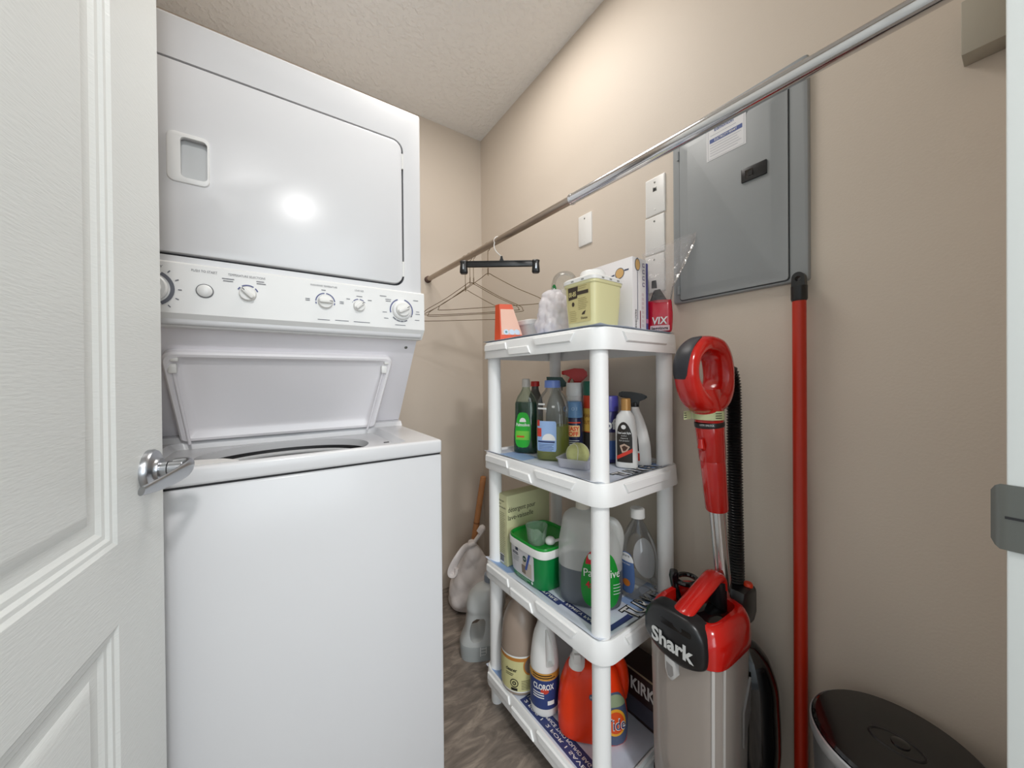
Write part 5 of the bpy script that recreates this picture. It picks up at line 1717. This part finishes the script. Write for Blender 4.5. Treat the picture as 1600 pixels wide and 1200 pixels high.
left = [(0.0, -0.036), (0.35, -0.034), (0.7, -0.040), (1.0, -0.050)]
right = [(0.0, 0.026), (0.25, 0.034), (0.55, 0.062), (0.85, 0.086), (1.0, 0.090)]


def ip(tab, t_):
    for a, c in zip(tab[:-1], tab[1:]):
        if t_ <= c[0]:
            return a[1] + (c[1] - a[1]) * (t_ - a[0]) / (c[0] - a[0])
    return tab[-1][1]


dirs = [(rnd.uniform(0, 6.28), rnd.uniform(60, 220), rnd.uniform(0, 6.28)) for _ in range(9)]
for side in (-1, 1):
    rows = []
    for j in range(ny + 1):
        tt = j / ny
        r = []
        for i in range(nx + 1):
            u = i / nx
            x = ip(left, tt) + (ip(right, tt) - ip(left, tt)) * u
            zz_ = 0.084 + tt * (0.145 + 0.042 * u)
            wr = sum(abs(math.sin((x * math.cos(a) + zz_ * math.sin(a)) * fr + ph)) - 0.6 for a, fr, ph in dirs) / 9
            env = math.sin(PI * u) ** 0.5
            y = side * (0.016 * env * (1 - 0.35 * tt) + 0.010 * wr * (0.25 + env))
            r.append(b.verts.new((x, y, zz_)))
        rows.append(r)
    for r0, r1 in zip(rows[:-1], rows[1:]):
        for i in range(nx):
            b.faces.new((r0[i], r0[i + 1], r1[i + 1], r1[i]))
obj('clear_film', b, M_clearb, t, 70)

# ------------------------------------------------------------------ things on the floor in the corner
t = thing('softener_jug', 'grey plastic jug with a finger hole on the floor behind the left post', 'jug', (0.700, 1.262, 0.0), math.atan2(-1.262, -0.70) + PI / 2 + rad(6))
L = Loft([(0, .082, .052, 0, 0, 2.8), (.006, .090, .058, 0, 0, 2.8), (.05, .092, .060, 0, 0, 2.8), (.11, .076, .056, .004, 0, 2.6), (.17, .074, .054, .010, 0, 2.5), (.19, .080, .057, .013, 0, 2.5), (.225, .076, .054, .018, 0, 2.4), (.26, .058, .042, .028, 0, 2.2), (.275, .028, .027, .032, 0, 2), (.285, .024, .024, .034, 0, 2)])
cut = Loft([(0.075, .012, .2, -.030, 0, 2.2), (.085, .024, .2, -.030, 0, 2.2), (.12, .030, .2, -.026, 0, 2.2), (.15, .026, .2, -.020, 0, 2.2), (.163, .014, .2, -.016, 0, 2.2)])
M_gj = P('grey_jug_plastic', (206, 209, 208), 0.3)
obj('jug_body', boolean(L.bm(48, 4), cut.bm(28, 3)), M_gj, t)
Lb = Loft([(0.0005, .0915, .0595, 0, 0, 2.8), (.05, .0935, .0615, 0, 0, 2.8), (.058, .091, .0605, 0, 0, 2.8)])
obj('base_band', Lb.bm(48, 2, 0.0, 0.0005), P('darker_grey_plastic', (176, 181, 181), 0.3), t)
cap(t, 0.027, 0.283, 0.31, P('softener_cap', (150, 160, 172), 0.4), 'cap', 0, (0.034, 0))
f = onloft(Lb, -PI / 2 - 0.1, 0.04, 0.0012)
b = BM()
for y in (-0.012, 0.0, 0.012):
    patch(b, f, 0.018, 0.003, 'rect', 0.002, y, 4, 1)
patch(b, f, 0.003, 0.036, 'rect', -0.010, 0, 1, 6)
patch(b, f, 0.003, 0.026, 'rect', 0.012, 0.004, 1, 6)
obj('moulded_mark', b, M_lettw, t, recalc=False)
t = thing('grocery_bag', 'white plastic grocery bag with knotted handles on the floor in the corner', 'bag', (0.80, 1.555, 0.0), math.atan2(-1.555, -0.80) + PI / 2)
L = Loft([(0.0, .06, .055, 0, 0, 2.2), (.010, .090, .080, 0, 0, 2.2), (.045, .108, .096, 0, 0, 2.1), (.10, .100, .086, 0, 0, 2.1), (.17, .076, .060, .004, 0, 2), (.24, .050, .036, .008, 0, 2), (.29, .024, .018, .008, 0, 2), (.31, .012, .012, .006, 0, 2)])
M_bag = P('white_bag_plastic', (240, 232, 229), 0.38, trans=0.0)
obj('bag_body', crumple(L, 110, 12, 0.013, 21, 30), M_bag, t, 50)
b = BM(); tube(b, spline([(0.004, 0, 0.272), (-0.012, -0.012, 0.288), (0.006, -0.018, 0.300), (0.018, 0.0, 0.292), (0.004, 0.012, 0.284)], 4), 0.012, 10); obj('knot', b, M_bag, t)
b = BM(); tube(b, spline([(0.004, 0, 0.285), (0.028, -0.005, 0.318), (0.048, -0.008, 0.345), (0.062, -0.008, 0.366), (0.055, -0.01, 0.374), (0.04, -0.012, 0.352)], 5), [(0.010, 0.016)] * 26, 10); obj('handle_ear', b, M_bag, t)
b = BM(); tube(b, spline([(0.0, -0.005, 0.285), (-0.028, -0.03, 0.292), (-0.062, -0.055, 0.258), (-0.088, -0.06, 0.212), (-0.090, -0.065, 0.188), (-0.072, -0.07, 0.190), (-0.068, -0.068, 0.215)], 5), [(0.013 + 0.010 * math.sin(PI * i / 30), 0.010) for i in range(31)], 10); obj('handle_ear', b, M_bag, t)
t = thing('wooden_stick', 'plain wooden broom stick leaning into the corner behind the white bag', 'stick', (0.848, 1.70, 0.0))
b = BM(); tube(b, [(0, 0, 0.002), (0.04, 0.001, 0.20), (0.1080, 0.003, 0.560), (0.1086, 0.003, 0.566), (0.109, 0.003, 0.569)], [0.0160, 0.0160, 0.0160, 0.0145, 0.008], 16); obj('stick_shaft', b, P('varnished_wood', (196, 136, 88), 0.45, var=(18, 0.12)), t)
b = BM(); tube(b, [(0.0625, 0.0018, 0.318), (0.0640, 0.0018, 0.326)], 0.0165, 16); obj('ring_mark', b, P('wood_ring', (150, 98, 60), 0.5), t)

# ------------------------------------------------------------------ upright vacuum
vac = thing('vacuum_cleaner', 'red and black upright vacuum with clear dust cup and ribbed hose beside the shelf', 'vacuum cleaner', (0.80, 0.43, 0))
VO = Vector((0.80, 0.43, 0))


def VL(x, y, z):
    return Vector((x, y, z)) - VO


def vloft(secs):
    return Loft([(z, rx, ry, cx - VO.x, cy - VO.y, n) for z, rx, ry, cx, cy, n in secs])


M_cup = CLEAR('smoky_dust_cup', (244, 240, 236), 0.55, 0.08, 1.5, (226, 216, 208))
PCX, PCY = 0.792, 0.426
# base on the floor
L = vloft([(0.012, .150, .105, .775, .425, 6), (0.02, .158, .112, .775, .425, 6), (0.05, .155, .110, .775, .425, 5), (0.075, .120, .09, .80, .425, 4), (0.085, .08, .06, .82, .425, 3)])
obj('floor_nozzle', L.bm(44, 3), M_blackp, vac)
b = BM(); box(b, -0.172, -0.150, -0.10, 0.085, 0.014, 0.040, 0.004); obj('nozzle_bumper', b, M_red, vac)
for sy in (-0.100, 0.082):
    b = BM(); lathe(b, [(0.001, -0.010), (0.030, -0.010), (0.033, -0.006), (0.033, 0.006), (0.030, 0.010), (0.001, 0.010)], 24, (0.105, sy, 0.033), 'Y'); obj('wheel', b, M_blackp, vac)
L = vloft([(0.07, .07, .06, .845, .425, 3), (0.12, .075, .075, .83, .427, 3.5), (0.18, .078, .078, .80, .43, 4), (0.20, .078, .078, .79, .43, 4)])
obj('motor_base', L.bm(36, 3), M_blackp, vac)
# dark rounded filter housing at the back
L = vloft([(0.17, .020, .030, .905, .375, 2.2), (0.19, .045, .050, .905, .372, 2.2), (0.28, .052, .060, .905, .370, 2.2), (0.40, .050, .058, .905, .372, 2.2), (0.46, .040, .046, .905, .376, 2.2), (0.49, .022, .026, .905, .38, 2.2), (0.498, .006, .006, .905, .38, 2)])
obj('filter_housing', L.bm(40, 4), M_blackg, vac)
# dust cup
L = vloft([(0.20, .078, .074, PCX, PCY, 4.5), (0.205, .081, .077, PCX, PCY, 4.5), (0.48, .085, .081, PCX, PCY, 4.5), (0.526, .086, .082, PCX, PCY, 4.5)])
cup = obj('dust_cup', L.bm(52, 4), M_cup, vac)
Li = vloft([(0.21, .060, .058, PCX, PCY, 3), (0.51, .064, .062, PCX, PCY, 3)])
obj('cup_core', Li.bm(32, 3), P('core_grey', (176, 166, 158), 0.5), cup)
b = BM()
for th in (PI + 0.74, PI + 0.98):
    f = onloft(L, th, 0.37, 0.0005)
    rings(b, [[f(x, y, d) for x, d in ((-0.0035, 0.0), (-0.0025, 0.0022), (0.0025, 0.0022), (0.0035, 0.0))] for y in (-0.165, -0.08, 0.0, 0.08, 0.165)])
obj('corner_rib', b, P('rib_pale', (196, 192, 188), 0.35), cup)['kind'] = 'stuff'
f = onloft(L, -PI / 2 + 0.25, 0.40, 0.001)
b = BM(); prism(b, [(0.0, 0.0), (0.038, 0.055), (0.038, -0.015), (0.0, -0.075)], lambda a, c, d: f(a, c, d), 0, 0.004); obj('side_vent', b, P('vent_grey', (112, 108, 106), 0.4), vac)
# red trim and black lid
Lt = vloft([(0.524, .0875, .0835, PCX, PCY, 4.5), (0.527, .0895, .0855, PCX, PCY, 4.5), (0.568, .0885, .0845, PCX, PCY, 4.5), (0.596, .078, .074, PCX + 0.003, PCY, 4.5), (0.6005, .071, .067, PCX + 0.003, PCY, 4.5)])
rs = [Lt.ring(z, 56) for z in (0.524, 0.527, 0.548, 0.568, 0.578, 0.588, 0.596, 0.6005)]
Lq = vloft([(0.57, .058, .056, PCX + 0.003, PCY, 5), (0.602, .060, .058, PCX + 0.003, PCY, 5)])
rs += [Lq.ring(0.5995, 56), Lq.ring(0.574, 56)]
b = BM(); rings(b, rs); obj('pod_trim', b, M_red, vac)
b = BM(); rings(b, [Lq.ring(0.5745, 56, -0.001)] + [[VL(PCX + 0.003 + r * 0.056 * math.cos(2 * PI * i / 56), PCY + r * 0.054 * math.sin(2 * PI * i / 56), z) for i in range(56)] for r, z in ((0.86, 0.580), (0.6, 0.587), (0.3, 0.590), (0.01, 0.591))]); obj('lid_recess', b, M_blackg, vac)
XF = PCX - 0.0895
cover = [(-0.074, .556), (-0.05, .541), (-0.02, .532), (0.02, .530), (0.05, .536), (0.072, .546), (0.079, .560), (0.079, .590), (0.072, .612), (0.056, .628), (0.03, .635), (-0.03, .635), (-0.056, .628), (-0.070, .614), (-0.078, .595), (-0.079, .570)]
cover = [(p.x, p.y) for p in spline([(a * 0.88 - 0.006, c - 0.024, 0) for a, c in cover], 3, True)]
fF = lambda a, c, d=0.0: VL(XF - d + 0.55 * a * a * 2.0, PCY - a, c)
b = BM(); prism(b, cover, fF, -0.030, 0.012, 0.010); cv = obj('front_cover', b, M_blackp, vac, 50)
b = BM(); text(b, lambda x, y, d=0.0: fF(x, y + 0.545 , 0.0125 + d), 'Shark', 0.030, 0.096, -0.004, 0.0, 0, 0.035); obj('logo_lettering', b, P('silver_print', (206, 206, 204), 0.35), cv, recalc=False)
b = BM(); prism(b, rrect(0.034, 0.006, 0.004, 4, 0.004, 0.584), fF, 0.0121, 0.0124); obj('cover_slot', b, M_blackg, cv)
# clear latch below the logo
b = BM(); prism(b, [(-0.022, .514), (0.002, .510), (0.005, .478), (-0.004, .465), (-0.014, .467), (-0.021, .483)], fF, -0.004, 0.010, 0.003)
lt = obj('cup_latch', b, P('pale_grey_clip', (186, 184, 182), 0.3), vac)
b = BM(); prism(b, [(-0.017, .500), (-0.002, .497), (0.0, .480), (-0.006, .472), (-0.012, .473), (-0.016, .483)], fF, 0.0101, 0.0104); obj('latch_recess', b, P('clip_recess', (136, 132, 130), 0.4), lt)
# carry handle
b = BM()
pts = spline([VL(.706, .420, .585), VL(.712, .420, .602), VL(.735, .419, .614), VL(.79, .415, .636), VL(.830, .413, .650), VL(.846, .412, .646), VL(.850, .412, .622)], 5)
tube(b, pts, [(0.011, 0.0215)] * len(pts), 18, up=(0.3, 0, 1))
obj('carry_handle', b, M_red, vac)
b = BM(); tube(b, [VL(.846, .412, .640), VL(.850, .412, .58), VL(.850, .412, .53)], [(0.016, 0.020)] * 3, 16, up=(1, 0, 0)); obj('handle_post', b, M_blackp, vac)
# hose socket with release button
b = BM(); prism(b, [(-0.030, .535), (0.022, .535), (0.036, .552), (0.036, .606), (0.028, .616), (-0.028, .616), (-0.036, .600)], lambda a, c, d: VL(.905 + a, d, c), 0.415, 0.366, 0.007); hs = obj('hose_socket', b, M_blackp, vac)
b = BM(); lathe(b, [(0.010, .612), (0.010, .620), (0.008, .623), (0.001, .6235)], 20, tuple(VL(.922, .378, 0))); obj('release_button', b, P('orange_red_button', (226, 62, 26), 0.35), hs)
# cord hook at the far side
b = BM(); tube(b, [VL(.805, .480, .568), VL(.805, .490, .600), VL(.805, .493, .625), VL(.805, .493, .637)], [0.008, 0.009, 0.011, 0.009], 14); obj('cord_hook', b, M_blackg, vac)
b = BM(); tube(b, [VL(.835 + 0.026 * math.cos(a), .478 + 0.022 * math.sin(a), .612) for a in [2 * PI * i / 24 for i in range(24)]], 0.006, 8, True); obj('power_cord', b, M_blackg, vac)
# wand
WB, WT = Vector((.875, .406, .570)), Vector((.846, .413, .832))
b = BM(); tube(b, [WB - VO, WB.lerp(WT, .5) - VO, WT - VO], 0.0165, 24); obj('wand', b, M_chrome, vac)
b = BM(); tube(b, [WB + Vector((-0.0185, 0.004, 0.0)) - VO, WT + Vector((-0.0165, 0.004, 0.0)) - VO], 0.0045, 10); obj('wand_rail', b, M_chrome, vac)


def wz(z):
    k = (z - WB.z) / (WT.z - WB.z)
    return WB + (WT - WB) * k - VO


zs = [.800, .803, .86, .915, .918]
b = BM(); tube(b, [wz(z) for z in zs], [.0225, .0240, .0250, .0262, .0255], 28); obj('wand_sleeve', b, M_red, vac)
zs = [.917, .920, .97, .992, .995]
b = BM(); tube(b, [wz(z) for z in zs], [.0262, .0275, .0290, .0300, .0292], 28); slv = obj('handle_neck', b, M_red, vac)
zs = [.9945, .996, 1.004, 1.006]
b = BM(); tube(b, [wz(z) for z in zs], [.0300, .0312, .0312, .0300], 28); kr = obj('lock_ring', b, M_blackp, vac)
c0 = wz(1.0)
fr_ = lambda x, y, d=0.0: c0 + Vector((0.0316 * math.cos(PI + 0.30 + x / 0.0316), 0.0316 * math.sin(PI + 0.30 + x / 0.0316), y))
b = BM(); text(b, fr_, 'LOCK UNLOCK', 0.0042, 0.030, 0.0, 0); obj('lettering', b, M_lettw, kr, recalc=False)
b = BM(); tube(b, [wz(.945) + Vector((-0.028, 0.004, 0)), wz(.950) + Vector((-0.036, 0.004, 0)), wz(.968) + Vector((-0.034, 0.004, 0))], [0.006, 0.008, 0.005], 10); obj('release_tab', b, M_red, vac)
# handle loop
HC = wz(1.10)
HY = HC.y
zs = [1.005, 1.013, 1.028, 1.045, 1.064, 1.080]
sec = [(.0300, .0300, .000), (.0305, .0305, .000), (.035, .031, -.002), (.050, .031, -.004), (.066, .029, -.006), (.069, .026, -.006)]
b = BM()
rs = []
for z, (rx, ry, ox) in zip(zs, sec):
    c = wz(z)
    rs.append([Vector((c.x + ox + rx * math.cos(2 * PI * i / 32), c.y + ry * math.sin(2 * PI * i / 32), z)) for i in range(32)])
rings(b, rs)
nk = obj('handle_base', b, M_red, vac)
hx = HC.x - 0.006
loop = [(0.000, 1.046), (-0.044, 1.062), (-0.070, 1.092), (-0.080, 1.126), (-0.071, 1.158), (-0.046, 1.180), (-0.012, 1.192), (0.026, 1.189), (0.053, 1.167), (0.067, 1.130), (0.066, 1.092), (0.043, 1.060)]
lpts = spline([(hx + x * 0.93 + 0.002, HY, 1.046 + (z - 1.046) * 0.93) for x, z in loop], 5, True)
n = len(lpts)
rads = []
for p in lpts:
    k = max(0.0, (1.10 - p.z) / 0.05)
    kx = min(1.0, max(0.0, (p.x - hx + 0.01) / 0.04))
    rads.append((0.0185 + 0.005 * min(1, k), 0.0250 + 0.004 * min(1, k) + 0.009 * kx))
b = BM()
ctr = Vector((hx - 0.004, HY, 1.118))
rs = []
for i, p in enumerate(lpts):
    tg = (lpts[(i + 1) % n] - lpts[i - 1]).normalized()
    v = Vector((0, 1, 0))
    u = v.cross(tg).normalized()
    if u.dot(p - ctr) < 0:
        u = -u
    ra, rb = rads[i]
    ring = []
    for k in range(20):
        a = 2 * PI * k / 20
        c, s_ = math.cos(a), math.sin(a)
        e = 2 / 2.6
        ring.append(p + u * (ra * math.copysign(abs(c) ** e, c)) + v * (rb * math.copysign(abs(s_) ** e, s_)))
    rs.append(ring)
rings(b, rs, loop=True)
hl = obj('handle_loop', b, M_red, vac, 50)
# soft grip pad on the upper left of the loop
b = BM()
rs = []
i0, i1 = 13, 29
for j in range(i0, i1 + 1):
    p = lpts[j]
    tg = (lpts[(j + 1) % n] - lpts[j - 1]).normalized()
    v = Vector((0, 1, 0))
    u = v.cross(tg).normalized()
    if u.dot(p - ctr) < 0:
        u = -u
    ra, rb = rads[j]
    t_ = (j - i0) / (i1 - i0)
    sc_ = max(0.15, math.sin(PI * min(max(t_, 0.0), 1.0)) ** 0.35) if t_ not in (0, 1) else 0.15
    ring = []
    for k in range(13):
        a = 0.42 + (-0.95 + 1.9 * k / 12) * (0.55 + 0.45 * sc_)
        c, s_ = math.cos(a), math.sin(a)
        e = 2 / 2.6
        ring.append(p + u * ((ra + 0.0022 * sc_) * math.copysign(abs(c) ** e, c)) + v * ((rb + 0.0022 * sc_) * math.copysign(abs(s_) ** e, s_)))
    for k in range(12, -1, -1):
        a = 0.42 + (-0.95 + 1.9 * k / 12) * (0.55 + 0.45 * sc_)
        c, s_ = math.cos(a), math.sin(a)
        e = 2 / 2.6
        ring.append(p + u * ((ra - 0.003) * math.copysign(abs(c) ** e, c)) + v * ((rb - 0.003) * math.copysign(abs(s_) ** e, s_)))
    rs.append(ring)
rings(b, rs); obj('grip_pad', b, P('charcoal_grip', (36, 37, 44), 0.4), hl, 60)
# paper band around the neck
c1 = wz(1.022)
b = BM()
V = []
for z in (-0.010, 0.010):
    V.append([b.verts.new(c1 + Vector((-0.002 + (.0335 if -PI * 0.93 < (PI + 0.0 - t_) < 9 else .0335) * math.cos(t_), .0328 * math.sin(t_), z))) for t_ in [2 * PI * i / 36 for i in range(36)]])
for i in range(36):
    b.faces.new((V[0][i], V[0][(i + 1) % 36], V[1][(i + 1) % 36], V[1][i]))
f = lambda x, y, d=0.0: c1 + Vector((-0.002 + 0.0335 * math.cos(PI - 0.35) - 0.016 + x * 0.9, 0.0328 * math.sin(PI - 0.35) + 0.010, y))
patch(b, f, 0.034, 0.019, 'rect', 0.0, 0.0, 4, 1)
sb = obj('paper_band', b, P('pale_green_band', (196, 204, 158), 0.6), vac, recalc=False)
fb_ = lambda x, y, d=0.0: c1 + Vector((-0.002 + 0.0341 * math.cos(PI + 1.0 + x / 0.0335), 0.0334 * math.sin(PI + 1.0 + x / 0.0335), y))
b = BM(); lines(b, fb_, 0.016, 3, 0.005, 0.005, 0.0016, 0.006); lines(b, lambda x, y, d=0.0: f(x, y) + Vector((0, -0.0006, 0)), 0.012, 3, 0.005, 0.005, 0.0016, -0.010); obj('fine_print', b, M_lettk, sb, recalc=False)
# ribbed hose
hp_ = spline([VL(.916, .400, .610), VL(.914, .400, .70), VL(.913, .401, .82), VL(.913, .402, .96), VL(.914, .403, 1.06), VL(.913, .405, 1.098), VL(.904, .408, 1.122), VL(.890, .411, 1.120), VL(.880, .413, 1.100), VL(.874, .414, 1.075)], 40)
# even spacing
acc = [0.0]
for a, c in zip(hp_[:-1], hp_[1:]):
    acc.append(acc[-1] + (c - a).length)
NH = 176
pts, k = [], 0
for i in range(NH):
    d_ = acc[-1] * i / (NH - 1)
    while k < len(acc) - 2 and acc[k + 1] < d_:
        k += 1
    q = (d_ - acc[k]) / max(1e-9, acc[k + 1] - acc[k])
    pts.append(hp_[k].lerp(hp_[k + 1], q))
b = BM(); tube(b, pts, [0.0170 if i % 2 else 0.0130 for i in range(NH)], 20); obj('ribbed_hose', b, M_blackrib, vac, 25)

# ------------------------------------------------------------------ round bin at the lower right
bn = thing('trash_bin', 'round bin with glossy black lid and silver rim at the lower right', 'bin', (0.856, 0.128, 0))
b = BM(); lathe(b, [(0.088, 0.0), (0.092, 0.006), (0.108, 0.44), (0.109, 0.468)], 48); obj('bin_body', b, P('bin_silver', (150, 152, 154), 0.35, 0.8), bn)
b = BM(); lathe(b, [(0.1095, 0.462), (0.1125, 0.468), (0.1128, 0.480), (0.1122, 0.486), (0.1100, 0.488), (0.1085, 0.484), (0.1085, 0.470)], 56, cap0=False, cap1=False); obj('rim', b, P('pale_silver_rim', (188, 190, 192), 0.3, 0.6), bn)
b = BM(); lathe(b, [(0.1084, 0.482), (0.1080, 0.489), (0.104, 0.4935), (0.07, 0.4985), (0.035, 0.5005), (0.001, 0.501)], 56); ld = obj('lid', b, M_blackg, bn)
b = BM(); tube(b, [Vector((0.020 * math.cos(a) - 0.01, 0.032 * math.sin(a), 0.5005 - 0.001 * abs(math.cos(a)))) for a in [2 * PI * i / 32 for i in range(32)]], 0.0022, 8, True); obj('lid_button_ring', b, M_blackp, ld)
b = BM(); lathe(b, [(0.012, 0.498), (0.011, 0.5025), (0.006, 0.504), (0.001, 0.5045)], 24, (-0.005, -0.004, 0)); obj('lid_button', b, M_blackg, ld)
b = BM(); box(b, -0.122, -0.100, -0.012, 0.012, 0.012, 0.020, 0.003); obj('pedal', b, M_blackp, bn)
